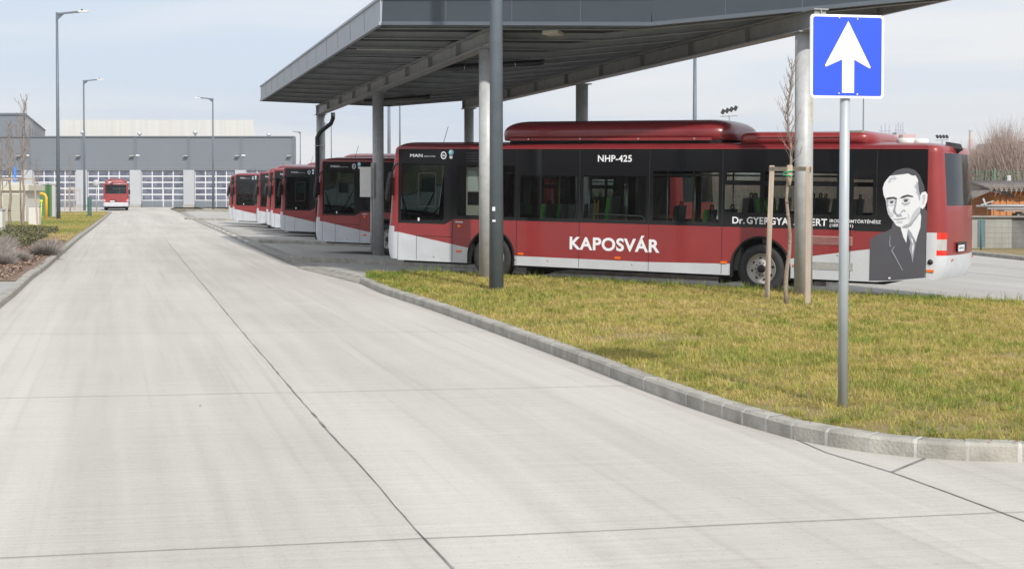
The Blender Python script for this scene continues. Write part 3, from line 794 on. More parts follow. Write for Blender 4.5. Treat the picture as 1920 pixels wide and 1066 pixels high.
    k.tube([(4.85, -1.12, 1.30), (4.86, -1.12, 1.42), (4.92, -1.12, 1.45), (6.0, -1.12, 1.42), (6.08, -1.12, 1.39), (6.1, -1.12, 1.28)], 0.016, 8)
    for y in (-0.6, 0.6): k.tube([(2.6, y, 2.25), (11, y, 2.25)], 0.015, 8)
    k.build('handrail', 'steel_bright', root)
    # driver's cab: dark partition, seat, wheel, dashboard, ticket panel
    k = MB(); k.box((1.66, -0.85, 1.4), (0.05, 0.75, 2.0)); k.build('cab_partition', 'black_plastic', root)
    k = MB(); k.box((2.06, -1.02, 1.85), (0.34, 0.05, 1.02)); k.build('ticket_panel', 'beige_panel', root)
    k = MB(); k.face([(1.93, -1.049, 1.86), (2.2, -1.049, 1.86), (2.14, -1.049, 2.28), (1.93, -1.049, 2.30)]); k.build('notice', 'paper_white', root)
    k = MB(); k.face([(1.93, -1.050, 1.56), (2.21, -1.050, 1.56), (2.21, -1.050, 1.84), (1.93, -1.050, 1.84)]); k.build('ticket_slot', 'under_black', root)
    k = MB(); k.box((1.45, -0.62, 1.05), (0.5, 0.5, 0.14)); k.box((1.68 - 0.12, -0.62, 1.45), (0.14, 0.48, 0.8)); k.build('driver_seat', 'seat_grey', root, bevel=0.04)
    k = MB(); k.box((0.45, -0.1, 1.02), (0.42, 2.1, 0.3)); k.box((0.62, -0.62, 1.2), (0.16, 0.6, 0.16)); k.build('dashboard', 'black_plastic', root, bevel=0.03)
    k = MB()
    ring = [(0.92 + 0.09 * math.sin(2 * PI * q / 20), -0.62 + 0.22 * math.cos(2 * PI * q / 20), 1.30 + 0.2 * math.sin(2 * PI * q / 20)) for q in range(21)]
    k.tube(ring, 0.016, 6, cap=False); k.tube([(0.75, -0.62, 1.1), (0.92, -0.62, 1.3)], 0.02, 6); k.build('steering_wheel', 'black_plastic', root)
    # sliding cab window frame and curtain
    k = MB()
    a, b, c, d = 0.79, 1.25, 1.50, 2.24; Y = NS + 0.004
    for q in [(a, b, c, c + .02), (a, b, d - .02, d), (a, a + .02, c, d), (b - .02, b, c, d)]: k.box(((q[0] + q[1]) / 2, Y, (q[2] + q[3]) / 2), (q[1] - q[0], 0.012, q[3] - q[2]))
    k.build('sliding_window_frame', 'black_plastic', root)
    k = MB(); k.face([(0.82, -1.16, 1.82), (1.2, -1.16, 1.82), (1.2, -1.16, 2.14), (0.82, -1.16, 2.10)]); k.build('sun_blind', 'curtain_green', root)
    # ---- lettering on the side
    t = text_mesh('lettering', 'MAN', 0.585, 0.90, 2.572, 2.64, NS - 0.004, 'decal_white', root, bold=0.0)
    text_mesh('lettering', "Lion's City", 0.94, 1.24, 2.572, 2.605, NS - 0.004, 'decal_white', root, slant=0.3, bold=0.0)
    k = MB()
    R_ = [(1.44 + 0.070 * math.cos(2 * PI * q / 28), NS - 0.004, 2.61 + 0.080 * math.sin(2 * PI * q / 28)) for q in range(28)]
    r_ = [(1.44 + 0.052 * math.cos(2 * PI * q / 28), NS - 0.004, 2.61 + 0.060 * math.sin(2 * PI * q / 28)) for q in range(28)]
    for q in range(28): k.face([R_[q], R_[(q + 1) % 28], r_[(q + 1) % 28], r_[q]])
    k.face([(1.415, NS - .004, 2.585), (1.43, NS - .004, 2.58), (1.43, NS - .004, 2.64), (1.415, NS - .004, 2.635)])
    k.face([(1.445, NS - .004, 2.59), (1.465, NS - .004, 2.59), (1.465, NS - .004, 2.62), (1.445, NS - .004, 2.62)])
    k.build('round_emblem', 'decal_white', root)
    k = MB(); k.ell((1.63, NS - 0.004, 2.675), (0.062, 0.062), 'y', 20, 0); k.ell((1.625, NS - 0.0055, 2.685), (0.035, 0.022), 'y', 14, 1)
    k.face([(1.60, NS - .004, 2.54), (1.66, NS - .004, 2.54), (1.67, NS - .004, 2.60), (1.59, NS - .004, 2.60)], 1)
    k.build('blue_emblem', ['decal_blue', 'decal_white'], root)
    k = MB(); k.box((1.2 - 0.38, NS - 0.003, 1.23), (0.04, 0.006, 0.07)); k.build('sticker', 'paper_white', root)
    for x, z in ((3.215, 0.43), (9.27, 0.43), (10.2, 0.43)):
        k = MB(); k.face([(x - .022, NS - .004, z), (x + .022, NS - .004, z), (x, NS - .004, z + 0.045)]); k.build('jack_mark', 'black_plastic', root)
    for x, z in ((1.22, 0.44), (4.0, 0.46), (5.9, 0.46), (10.05, 0.80)):
        k = MB(); k.lathe([(0, -0.006), (0.018, -0.006), (0.02, 0)], (x, NS, z), 'y', 12); k.build('hatch_lock', 'step_grey', root)
    # ---- things only the nearest bus carries
    only = []
    only.append(text_mesh('lettering', 'KAPOSV\u00c1R', 4.50, 6.49, 0.708, 1.035, NS - 0.005, 'decal_white', root, bold=0.03))
    only.append(text_mesh('lettering', 'NHP-425', 5.11, 5.86, 2.49, 2.625, NS - 0.005, 'decal_white', root, bold=0.022))
    only.append(text_mesh('lettering', 'Dr.', 7.99, 8.24, 1.325, 1.455, NS - 0.005, 'decal_white', root, bold=0.024))
    only.append(text_mesh('lettering', 'GYERGYAI ALBERT', 8.28, 9.84, 1.325, 1.46, NS - 0.005, 'decal_white', root, bold=0.024))
    only.append(text_mesh('lettering', 'IRODALOMT\u00d6RT\u00c9N\u00c9SZ', 9.89, 10.84, 1.395, 1.47, NS - 0.005, 'decal_white', root, bold=0.012))
    only.append(text_mesh('lettering', '(1893-1981)', 9.89, 10.33, 1.30, 1.37, NS - 0.005, 'decal_white', root, bold=0.012))
    PT = {
'shirt': [(11.195,1.335),(11.313,1.33),(11.387,1.377),(11.542,1.607),(11.559,1.543),(11.548,1.349),(11.496,1.176),(11.475,1.078),(11.442,1.153),(11.345,1.301),(11.324,1.257),(11.314,1.17),(11.304,1.062),(11.249,1.168)],
'sh1': [(11.084,1.802),(11.105,1.792),(11.095,1.684),(11.07,1.618),(11.057,1.6),(11.052,1.639),(11.073,1.705)],
'sh2': [(10.925,1.821),(10.964,1.833),(10.975,1.8),(10.954,1.757),(10.974,1.714),(10.943,1.691),(10.926,1.745)],
'sh3': [(11.467,2.175),(11.496,2.121),(11.509,2.014),(11.533,1.907),(11.534,1.811),(11.512,1.864),(11.484,1.992),(11.457,2.078)],
'sh4': [(11.248,1.374),(11.376,1.431),(11.472,1.552),(11.524,1.628),(11.529,1.596),(11.483,1.509),(11.394,1.393),(11.313,1.343),(11.227,1.341)],
'sh5': [(11.128,1.565),(11.204,1.567),(11.226,1.535),(11.161,1.525),(11.107,1.532)],
'sh6': [(11.213,1.798),(11.25,1.773),(11.31,1.781),(11.357,1.807),(11.336,1.77),(11.278,1.743),(11.228,1.76)],
'suit': [(10.645,0.356),(10.647,1.095),(10.728,1.17),(10.848,1.232),(10.957,1.268),(11.033,1.324),(11.058,1.44),(11.227,1.373),(11.44,1.54),(11.556,1.693),(11.619,1.705),(11.662,1.631),(11.66,1.267),(11.643,0.455),(11.017,0.373)],
'hair': [(10.923,2.136),(10.951,2.212),(11.005,2.289),(11.102,2.365),(11.22,2.403),(11.327,2.404),(11.434,2.368),(11.52,2.272),(11.585,2.122),(11.611,2.037),(11.59,1.908),(11.548,1.843),(11.5,2.014),(11.499,2.164),(11.435,2.271),(11.306,2.313),(11.113,2.285),(10.983,2.245)],
'face': [(10.923,2.19),(10.983,2.262),(11.113,2.281),(11.221,2.295),(11.306,2.309),(11.392,2.271),(11.445,2.275),(11.489,2.196),(11.5,2.014),(11.533,1.918),(11.564,1.976),(11.628,1.99),(11.662,1.941),(11.655,1.824),(11.619,1.716),(11.577,1.676),(11.541,1.703),(11.535,1.607),(11.483,1.52),(11.387,1.388),(11.313,1.339),(11.205,1.34),(11.119,1.37),(11.075,1.434),(11.01,1.508),(10.966,1.572),(10.939,1.68),(10.916,1.832),(10.877,1.918),(10.859,2.037),(10.886,2.136)],
'shirt': [(11.195,1.335),(11.313,1.33),(11.387,1.377),(11.542,1.607),(11.559,1.543),(11.548,1.349),(11.496,1.176),(11.475,1.078),(11.442,1.153),(11.345,1.301),(11.324,1.257),(11.314,1.17),(11.304,1.062),(11.249,1.168)],
'tie': [(11.339,1.318),(11.399,1.238),(11.443,1.131),(11.469,1.046),(11.424,0.704),(11.402,0.828),(11.358,0.952),(11.379,1.064),(11.346,1.171),(11.324,1.257)],
'tie_hi': [(11.378,1.172),(11.417,1.13),(11.443,1.002),(11.419,0.85),(11.41,0.958),(11.422,1.044)],
'brow1': [(10.921,1.836),(10.934,1.867),(10.986,1.881),(11.072,1.887),(11.126,1.862),(11.116,1.835),(11.051,1.854),(10.975,1.837)],
'brow2': [(11.172,1.862),(11.219,1.906),(11.309,1.932),(11.405,1.909),(11.412,1.888),(11.309,1.897),(11.234,1.868)],
'lid1': [(10.969,1.8),(11.008,1.827),(11.062,1.824),(11.095,1.796),(11.062,1.804),(11.012,1.81)],
'lid2': [(11.213,1.826),(11.256,1.86),(11.32,1.861),(11.363,1.829),(11.32,1.843),(11.262,1.84)],
'eye1': [(10.995,1.786),(11.008,1.803),(11.047,1.804),(11.06,1.787),(11.043,1.769),(11.012,1.769)],
'eye2': [(11.241,1.816),(11.258,1.838),(11.305,1.841),(11.322,1.822),(11.305,1.802),(11.263,1.799)],
'bag1': [(10.969,1.763),(11.019,1.743),(11.09,1.757),(11.082,1.731),(11.019,1.717),(10.974,1.737)],
'bag2': [(11.202,1.805),(11.235,1.768),(11.31,1.774),(11.37,1.808),(11.342,1.753),(11.267,1.726),(11.216,1.751)],
'nose': [(11.094,1.835),(11.12,1.825),(11.108,1.727),(11.096,1.64),(11.117,1.587),(11.161,1.566),(11.191,1.599),(11.2,1.573),(11.157,1.542),(11.1,1.567),(11.07,1.596),(11.048,1.628),(11.078,1.651),(11.095,1.748)],
'nose2': [(11.193,1.599),(11.221,1.643),(11.251,1.665),(11.289,1.627),(11.268,1.622),(11.246,1.643),(11.221,1.608)],
'mouth': [(11.057,1.496),(11.107,1.489),(11.183,1.497),(11.294,1.519),(11.312,1.507),(11.226,1.483),(11.14,1.47),(11.075,1.477)],
'lip': [(11.108,1.441),(11.194,1.452),(11.243,1.44),(11.226,1.418),(11.14,1.412)],
'fold1': [(11.311,1.602),(11.346,1.57),(11.355,1.506),(11.333,1.473),(11.333,1.538)],
'cheek1': [(10.939,1.713),(10.97,1.681),(11.009,1.617),(11.066,1.57),(11.049,1.513),(11.01,1.519),(10.966,1.583)],
'cheek2': [(11.397,1.571),(11.481,1.692),(11.534,1.725),(11.535,1.607),(11.483,1.52),(11.387,1.388),(11.313,1.343),(11.227,1.345),(11.334,1.408),(11.376,1.495)],
'ear': [(11.569,1.908),(11.597,1.94),(11.624,1.926),(11.621,1.844),(11.591,1.754),(11.57,1.779),(11.587,1.833)],
'temple': [(11.436,2.121),(11.479,2.057),(11.512,1.95),(11.49,1.928),(11.448,1.97),(11.469,2.014),(11.426,2.067)],
'forehead': [(10.973,2.223),(11.07,2.257),(11.113,2.225),(11.07,2.181),(11.027,2.202),(11.006,2.148),(10.951,2.136)],
'lapel1': [(11.01,1.187),(11.018,1.187),(11.015,1.031),(11.039,0.993),(11.013,0.983),(11.0,1.03)],
'lapel2': [(11.095,0.999),(11.108,0.999),(11.057,0.924),(11.258,0.568),(11.243,0.567),(11.037,0.919)],
'mark': [(10.999,0.433),(11.038,0.434),(11.038,0.406),(10.999,0.404)],
    }
    pr = None; y = NS - 0.004
    def dec(keys, m, nm, dy, par):
        k = MB()
        for q in keys:
            k.face([(a, y - dy, b) for a, b in PT[q]])
        ob = k.build(nm, m, par, fixn=False)
        b = bmesh.new(); b.from_mesh(ob.data); bmesh.ops.triangulate(b, faces=b.faces, ngon_method='BEAUTY'); b.to_mesh(ob.data); b.free()
        return ob
    pr = dec(['suit'], 'decal_suit', 'portrait', 0.0, root); pr['label'] = 'printed black and white portrait of a man in a dark suit and tie'
    dec(['hair'], 'decal_dark', 'portrait_hair', 0.002, pr)
    dec(['face', 'shirt'], 'decal_white', 'portrait_face', 0.004, pr)
    dec(['bag1', 'bag2', 'cheek1', 'cheek2', 'temple', 'ear', 'lip', 'fold1', 'forehead'], 'decal_light', 'portrait_shading', 0.006, pr)
    dec(['sh1', 'sh2', 'sh3', 'sh4', 'sh5', 'sh6'], 'decal_mid', 'portrait_shade', 0.007, pr)
    dec(['tie', 'lid1', 'lid2', 'nose', 'nose2', 'mouth', 'lapel1', 'lapel2'], 'decal_grey', 'portrait_line', 0.008, pr)
    dec(['brow1', 'brow2', 'eye1', 'eye2'], 'decal_dark', 'portrait_eye', 0.010, pr)
    dec(['tie_hi', 'mark'], 'decal_white', 'portrait_highlight', 0.012, pr)
    only.append(pr)
    for o in only: o['only_here'] = 1
    return root, only

bus, ONLY = make_bus()
BA = math.radians(29.66)
def place_bus(o, nx, ny, gz, ang=BA, tilt=0.0155):
    """nx, ny: ground point of the front near corner"""
    o.location = (nx + 1.25 * math.sin(ang), ny + 1.25 * math.cos(ang), gz)
    o.rotation_euler = (0, tilt, -ang)
place_bus(bus, -2.746, 31.156, 0.019)
tag(bus, "nearest city bus, lettered KAPOSV\u00c1R with a man's printed portrait at its rear", 'bus', 'red and white city buses')
ROW = [(-6.0, 43.2, 'second bus of the row, behind the canopy column that carries a white cabinet'),
       (-9.05, 55.2, 'third bus of the row, just left of the one behind the white cabinet'),
       (-10.35, 60.6, 'mostly hidden bus fourth in the row, only a narrow dark slice of its side showing'),
       (-11.3, 65.0, 'fifth parked bus, a narrow slice of window and white skirt showing'),
       (-12.5, 69.3, 'sixth bus in the parked row, behind a bus whose whole cab window shows'),
       (-14.95, 75.8, 'far bus in the row whose whole cab window shows, second from its end'),
       (-16.6, 83.0, 'last bus at the far end of the parked row, only its nose visible')]
for i, (x, y, lab) in enumerate(ROW):
    c = copy_tree(bus)
    place_bus(c, x, y, g(x, y) + 0.01)
    tag(c, lab, 'bus', 'red and white city buses')
c = copy_tree(bus)
c.location = (-40.65 - 0.27 * 11.9, 146.5 + 0.963 * 11.9, 0.0)
c.rotation_euler = (0, 0, math.radians(-90 + 15))
c['label'] = 'distant bus seen from behind on the road in front of the grey workshop hall'; c['group'] = 'red and white city buses'
for o in ONLY: del o['only_here']
# ------------------------------------------------------------------ the canopy over the bays
mat('galv_grey', (0.27, 0.285, 0.29), 0.6, metal=0.0, var=0.14, vscale=5)
mat('galv_light', (0.42, 0.43, 0.435), 0.5, metal=0.1, var=0.12, vscale=7)
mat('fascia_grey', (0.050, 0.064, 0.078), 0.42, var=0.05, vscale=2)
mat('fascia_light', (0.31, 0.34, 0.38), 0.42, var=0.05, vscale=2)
mat('deck_grey', (0.035, 0.042, 0.048), 0.6, var=0.06)
mat('purlin_grey', (0.25, 0.275, 0.29), 0.6, metal=0.0, var=0.12)
mat('post_grey', (0.125, 0.155, 0.185), 0.5, metal=0.1, var=0.10, vscale=4)
mat('cabinet_white', (0.82, 0.82, 0.78), 0.5, var=0.05)
mat('pipe_black', (0.015, 0.016, 0.018), 0.5)
mat('lamp_panel', (0.75, 0.75, 0.68), 0.4)
mat('yellow_paint', (0.55, 0.45, 0.18), 0.8, var=0.3, vscale=15)
can = empty('bus_canopy', (2.7, 38.0, 0), 'long grey steel canopy with a folded roof over the parked buses', 'canopy')
def wpart(mb, name, m, parent=can, **kw):
    o = mb.build(name, m, None, **kw)
    o.parent = parent; o.matrix_parent_inverse = Matrix.Translation(-Vector(parent.location)) if parent.type == 'EMPTY' else Matrix.Identity(4)
    return o
A = Vector((-2.57, 28.40, 5.14)); K = Vector((2.58, 26.30, 4.875)); Rr = Vector((7.70, 24.20, 5.14))
FL = Vector((-9.10, 51.9, 5.14)); FK = Vector((-4.38, 50.7, 4.875)); FR = Vector((0.45, 49.0, 5.14))
def lerp(a, b, t): return a + (b - a) * t
FH = 0.54
# columns: (x, y, beam underside z)
row1 = [(-0.505, 28.75), (-3.855, 41.0), (-7.09, 52.8)]
row2 = [(5.21, 25.42), (1.84, 37.5), (-1.46, 48.3)]
BZ1, BZ2 = 4.72, 4.67
for (x, y), bz in [(p, BZ1) for p in row1] + [(p, BZ2) for p in row2]:
    k = MB(); z0 = g(x, y) + 0.02
    k.tube([(x, y, z0), (x, y, bz - 0.02)], 0.162, 32)
    c = wpart(k, 'column', 'galv_light')
    k = MB(); k.box((x, y, bz - 0.012), (0.42, 0.42, 0.024), rz=0.27); wpart(k, 'cap_plate', 'galv_grey', c)
    if (x, y) == row2[0]:
        k = MB()
        R = random.Random(4)
        for i in range(26):
            z = 3.05 + i * 0.03; a = -0.95 + R.uniform(-0.05, 0.05); wd_ = R.uniform(0.12, 0.22)
            k.face([(x + 0.1632 * math.cos(t), y + 0.1632 * math.sin(t), zz) for t, zz in ((a, z), (a + wd_, z), (a + wd_, z + 0.03), (a, z + 0.03))])
        wpart(k, 'paint_smear', 'yellow_paint', c, fixn=False)
# I beams over each row
def ibeam(k, p, q, h, b, tw=0.02, tf=0.025):
    p, q = Vector(p), Vector(q)
    up = Vector((0, 0, 1))
    k.bar(p + up * (tf / 2), q + up * (tf / 2), b, tf); k.bar(p + up * (h - tf / 2), q + up * (h - tf / 2), b, tf)
    k.bar(p + up * h / 2, q + up * h / 2, tw, h - 2 * tf)
def stiff(k, p, q, h, b, n):
    p, q = Vector(p), Vector(q); d = (q - p).normalized(); rz = math.atan2(d.y, d.x)
    for i in range(n + 1):
        c = lerp(p, q, i / n) + Vector((0, 0, h / 2)); k.box(c, (0.014, b * 0.92, h - 0.052), rz=rz)
for row, bz, nm in ((row1, BZ1, 0), (row2, BZ2, 1)):
    a, b = Vector((*row[0], bz)), Vector((*row[2], bz)); d = (b - a).normalized()
    p, q = a - d * 0.62, b + d * 0.55
    k = MB(); ibeam(k, p, q, 0.34, 0.28); stiff(k, p + d * 0.05, q - d * 0.05, 0.34, 0.24, 9)
    wpart(k, 'main_beam', 'galv_grey')
# purlins, folded at the valley
NP = 13
for i in range(NP):
    t = (i + 0.35) / (NP - 0.3)
    a, k0, r = lerp(A, FL, t), lerp(K, FK, t), lerp(Rr, FR, t)
    k = MB(); up = Vector((0, 0, 0.0))
    sh = (k0 - a).normalized() * 0.06
    ibeam(k, a + sh, k0, 0.155, 0.11, 0.012, 0.014); ibeam(k, k0, r - sh, 0.155, 0.11, 0.012, 0.014)
    wpart(k, 'purlin', 'purlin_grey')
# roof deck, a ribbed skin above the purlins
k = MB(); up = Vector((0, 0, 0.162)); up2 = Vector((0, 0, 0.30))
for (p0, p1, p2, p3) in ((A, K, FK, FL), (K, Rr, FR, FK)):
    k.face([p0 + up, p1 + up, p2 + up, p3 + up]); k.face([p0 + up2, p1 + up2, p2 + up2, p3 + up2])
    nr = 0
    for j in range(nr):
        u = (j + 0.5) / nr; s, e = lerp(p0, p1, u), lerp(p3, p2, u)
        k.bar(s + up - Vector((0, 0, 0.012)), e + up - Vector((0, 0, 0.012)), 0.07, 0.024)
wpart(k, 'roof_deck', 'deck_grey')
# fascias: panel, lower drip edge, panel seams
def fascia(p, q, m, nseam, out, ht=FH):
    p, q = Vector(p), Vector(q); d = (q - p).normalized()
    k = MB(); c = Vector((0, 0, ht / 2)); k.bar(p + c, q + c, 0.05, ht)
    f = wpart(k, 'fascia', m)
    k = MB(); o = Vector(out)
    k.bar(p + o * 0.035 + Vector((0, 0, 0.035)), q + o * 0.035 + Vector((0, 0, 0.035)), 0.035, 0.07); k.bar(p + o * 0.03 + Vector((0, 0, ht - 0.01)), q + o * 0.03 + Vector((0, 0, ht - 0.01)), 0.06, 0.05)
    wpart(k, 'fascia_trim', 'fascia_light' if m == 'fascia_light' else 'fascia_trim_grey', f)
    k = MB()
    for i in range(1, nseam):
        s = lerp(p, q, i / nseam) + o * 0.0265
        k.bar(s + Vector((0, 0, 0.07)), s + Vector((0, 0, ht - 0.04)), 0.012, 0.004, up=o)
    wpart(k, 'panel_seam', 'fascia_trim_grey', f)
mat('fascia_trim_grey', (0.105, 0.125, 0.15), 0.42, var=0.05)
nA = Vector((-0.38, -0.925, 0)); nL = Vector((-0.963, -0.27, 0))
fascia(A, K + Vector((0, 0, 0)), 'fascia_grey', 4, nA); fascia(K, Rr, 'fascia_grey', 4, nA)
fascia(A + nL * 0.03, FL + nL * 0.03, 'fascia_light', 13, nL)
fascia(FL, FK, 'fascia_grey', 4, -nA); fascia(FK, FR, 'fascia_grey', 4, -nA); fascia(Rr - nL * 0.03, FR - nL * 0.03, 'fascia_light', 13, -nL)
# siphonic drain pipe along the valley and the downpipe at the last column
k = MB()
vz = Vector((0, 0, -0.10))
for p, q in (((-1.75, 34.9, 4.86), (0.70, 33.2, 4.84)), ((-4.9, 47.6, 4.86), (-2.65, 45.2, 4.84))):
    k = MB(); p, q = Vector(p), Vector(q)
    k.tube([p, q - (q - p).normalized() * 0.12, q, q + Vector((0.02, 0, 0.12))], 0.07, 12)
    pp = wpart(k, 'gutter_pipe', 'pipe_black')
    for u in (0.25, 0.75):
        k = MB(); c_ = lerp(p, q, u); k.tube([c_, c_ + Vector((0, 0, 0.16))], 0.012, 6); k.lathe([(0.078, -0.015), (0.082, 0), (0.078, 0.015)], c_, 'x', 14); wpart(k, 'pipe_hanger', 'steel_bright', pp)
k = MB()
k = MB()
cx, cy = row1[2]
k.tube([(cx + 0.50, cy - 0.35, 4.76), (cx + 0.50, cy - 0.35, 4.55), (cx + 0.42, cy - 0.32, 4.36), (cx + 0.02, cy - 0.26, 4.06), (cx - 0.10, cy - 0.24, 3.86), (cx - 0.10, cy - 0.24, 0.1)], 0.078, 12)
dp = wpart(k, 'downpipe', 'pipe_black')
k = MB()
for z in (3.55, 1.6): k.tube([(cx - 0.2, cy - 0.33, z), (cx + 0.2, cy - 0.30, z), (cx + 0.12, cy + 0.05, z)], 0.012, 6)
wpart(k, 'pipe_bracket', 'steel_bright', dp)
# ceiling lights between the purlins
for t, u in ((0.10, 0.80), (0.21, 0.78), (0.55, 0.55), (0.6, 0.75)):
    c = lerp(lerp(A, FL, t), lerp(K, FK, t), u) + Vector((0, 0, 0.13)); k = MB(); k.box(c, (0.34, 0.5, 0.08), rz=-0.4)
    l_ = wpart(k, 'ceiling_light', 'lamp_panel', bevel=0.01)
k = MB()   # electric conduit under the left purlins
a, b = lerp(A, FL, 0.19), lerp(K, FK, 0.19)
k.tube([lerp(a, b, 0.04) + Vector((0, 0.4, 0.02)), lerp(a, b, 0.42) + Vector((0, 0.4, 0.02))], 0.02, 6)
wpart(k, 'conduit', 'galv_light')

# cabinet hung on the middle column
cx, cy = row1[1]
cab = empty('electric_cabinet', (cx - 0.30, cy - 0.22, 0.12), 'white electric cabinet hung on the side of the second canopy column', 'cabinet')
k = MB(); k.box((cx - 0.33, cy - 0.20, 2.12), (0.33, 0.20, 0.86)); wpart(k, 'cabinet_body', 'cabinet_white', cab, bevel=0.008)
k = MB(); k.box((cx - 0.33, cy - 0.305, 2.12), (0.29, 0.012, 0.82)); wpart(k, 'door', 'cabinet_white', cab)
k = MB(); k.box((cx - 0.14, cy - 0.17, 2.16), (0.10, 0.10, 1.02)); wpart(k, 'mounting_rail', 'galv_light', cab)
k = MB(); k.tube([(cx - 0.17, cy - 0.22, 1.70), (cx - 0.17, cy - 0.22, 0.12)], 0.035, 10); wpart(k, 'cable_duct', 'galv_light', cab)

# ------------------------------------------------------------------ street lamps
def lamp(x, y, zb, H, label, armdir=(1, 0), arm=1.9, name='street_lamp', r0=0.128, r1=0.075):
    o = empty(name, (x, y, zb), label, 'street lamp', 'tall grey street lamps')
    k = MB()
    seg = 20
    k.tube([(0, 0, -0.05), (0, 0, H * 0.5), (0, 0, H)], [r0, (r0 + r1) / 2, r1], seg); k.build('pole', 'post_grey', o)
    dx, dy = armdir; n = math.hypot(dx, dy); dx /= n; dy /= n
    k = MB(); k.bar((0, 0, H - 0.10), (dx * arm * 0.75, dy * arm * 0.75, H + 0.05), 0.10, 0.12)
    k.mesh([(dx * .05, dy * .05, H - .15), (dx * .5, dy * .5, H - 0.08), (dx * .05, dy * .05, H - 0.5)], [(0, 1, 2)])
    k.build('arm', 'post_grey', o)
    k = MB(); c = Vector((dx, dy, 0)); s = Vector((-dy, dx, 0)); h0 = H + 0.06
    a = c * arm * 0.72; b = c * (arm + 0.12)
    top = [a - s * .12, b - s * .16, b + c * .06, b + s * .16, a + s * .12]
    k.mesh([p + Vector((0, 0, h0 + .05)) for p in top] + [p + Vector((0, 0, h0 - .03)) for p in top], [(0, 1, 2, 3, 4), (9, 8, 7, 6, 5)] + [(i, (i + 1) % 5, 5 + (i + 1) % 5, 5 + i) for i in range(5)])
    h = k.build('lamp_head', 'lamp_panel', o)
    k = MB(); q = c * arm * 0.84; k.tube([(q.x, q.y, h0 + .05), (q.x, q.y, h0 + .16)], 0.05, 10); k.build('light_sensor', 'black_plastic', h)
    return o
lamp(-0.275, 24.98, 0.06, 13.4, 'thick grey lamp post with white stickers, right in front of the nearest bus', (0.3, 1))
L0 = bpy.data.objects['street_lamp']
k = MB()
for z, w_, h_ in ((3.05 - 1.62, 0.055, 0.07), (2.86 - 1.62, 0.06, 0.035)):
    zz = z
    for q in range(4):
        a0, a1 = -2.15 + q * w_ / 0.5, -2.15 + (q + 1) * w_ / 0.5
        r = 0.130
        k.face([(r * math.cos(a0), r * math.sin(a0), zz), (r * math.cos(a1), r * math.sin(a1), zz), (r * math.cos(a1), r * math.sin(a1), zz + h_), (r * math.cos(a0), r * math.sin(a0), zz + h_)])
k.build('sticker', 'paper_white', L0, fixn=False)
lamp(-29.5, 92.5, 0.10, 13.4, 'tall lamp on the left verge, the taller looking of the two beside the distant bus', (1, 0.05))
lamp(-65.4 * 147 / 217.6, 147 * 1.0, 0.05, 13.4, 'second lamp of the left verge, close beside the distant bus', (1, 0.05))
lamp(-33.6, 160, 0.05, 12.4, 'lamp in front of the workshop doors with its arm pointing left', (-1, 0))
lamp(-40.0, 269, 0.0, 13.4, 'thin far lamp standing just beyond the right end of the grey hall', (-1, 0))
lamp(-30.2, 238, 0.0, 13.4, 'far lamp seen just right of the last canopy column with its downpipe', (-1, 0), r1=0.07)
lamp(-7.6, 88, -0.2, 9.8, 'lamp post seen between second canopy column and nearest bus, its head hidden by the roof', (-1, 0))
lamp(8.85, 69, -0.35, 9.6, 'lamp post rising behind the roof of the nearest bus, near its rear half', (1, 0))
lamp(-12.6, 160, -0.4, 15, 'pale thin mast to the right of the post between column and nearest bus', (1, 0), name='lighting_mast')
lamp(37.0, 150, -0.4, 13.5, 'thin distant mast visible below the right corner of the blue arrow sign', (1, 0), name='lighting_mast', r0=0.10, r1=0.06)

def floodlight(x, y, z, s, label, flip=1):
    o = empty('floodlight_mast', (x, y, -0.4), label, 'floodlight', 'floodlight masts')
    k = MB(); k.tube([(0, 0, 0), (0, 0, z + 0.4)], [0.14 * s, 0.07 * s], 10); k.build('mast', 'galv_grey', o)
    k = MB(); k.bar((-0.9 * s, 0, z + 0.3), (0.9 * s, 0.3, z + 0.4), 0.08 * s, 0.1 * s); k.build('crossbar', 'galv_grey', o)
    for i in range(4):
        c = Vector(((-0.66 + 0.44 * i) * s, 0.1, z + 0.4 + 0.42 * s + (0.12 * i * s if flip > 0 else 0)))
        k = MB(); k.box(c, (0.34 * s, 0.16 * s, 0.5 * s), rz=0.3 * flip, ry=0.5 * flip); k.build('floodlight', 'black_plastic', o)
floodlight(1367.0 * 0 + (1367 - 960) / 2667 * 165, 165, 1.8 + (362 - 222) / 2667 * 165 + 0.3, 1.1, 'floodlight mast above the roof tank of the nearest bus', 1)
floodlight((1766 - 960) / 2667 * 185, 185, 1.8 + (362 - 262) / 2667 * 185 - 0.0, 0.95, 'smaller floodlight mast above the rear corner of the nearest bus', -1)

# ------------------------------------------------------------------ one-way sign
mat('sign_blue', (0.012, 0.070, 0.72), 0.38, var=0.05, vscale=4, coat=0.3)
mat('sign_white', (0.85, 0.86, 0.88), 0.4)
mat('galv_pole', (0.40, 0.44, 0.47), 0.45, metal=0.12, var=0.10, vscale=8, stretch=(1, 1, 0.3))
sg = empty('one_way_sign', (2.622, 11.242, 0.10), 'blue square sign with a white upward arrow on a galvanised pole in the grass', 'road sign')
k = MB(); k.tube([(0, 0, -0.05), (0.006, 0, 3.05)], 0.0385, 28); k.build('pole', 'galv_pole', sg)
def rrect(w_, h_, r, n=6):
    pts = []
    for cx, cz, a0 in ((w_ / 2 - r, h_ / 2 - r, 0), (-w_ / 2 + r, h_ / 2 - r, PI / 2), (-w_ / 2 + r, -h_ / 2 + r, PI), (w_ / 2 - r, -h_ / 2 + r, 3 * PI / 2)):
        for q in range(n + 1):
            a = a0 + PI / 2 * q / n; pts.append((cx + r * math.cos(a), cz + r * math.sin(a)))
    return pts
pl = bpy.data.objects.new('sign_frame', None)
CX0, CZ0, SW, SH = -0.004, 2.77, 0.612, 0.652
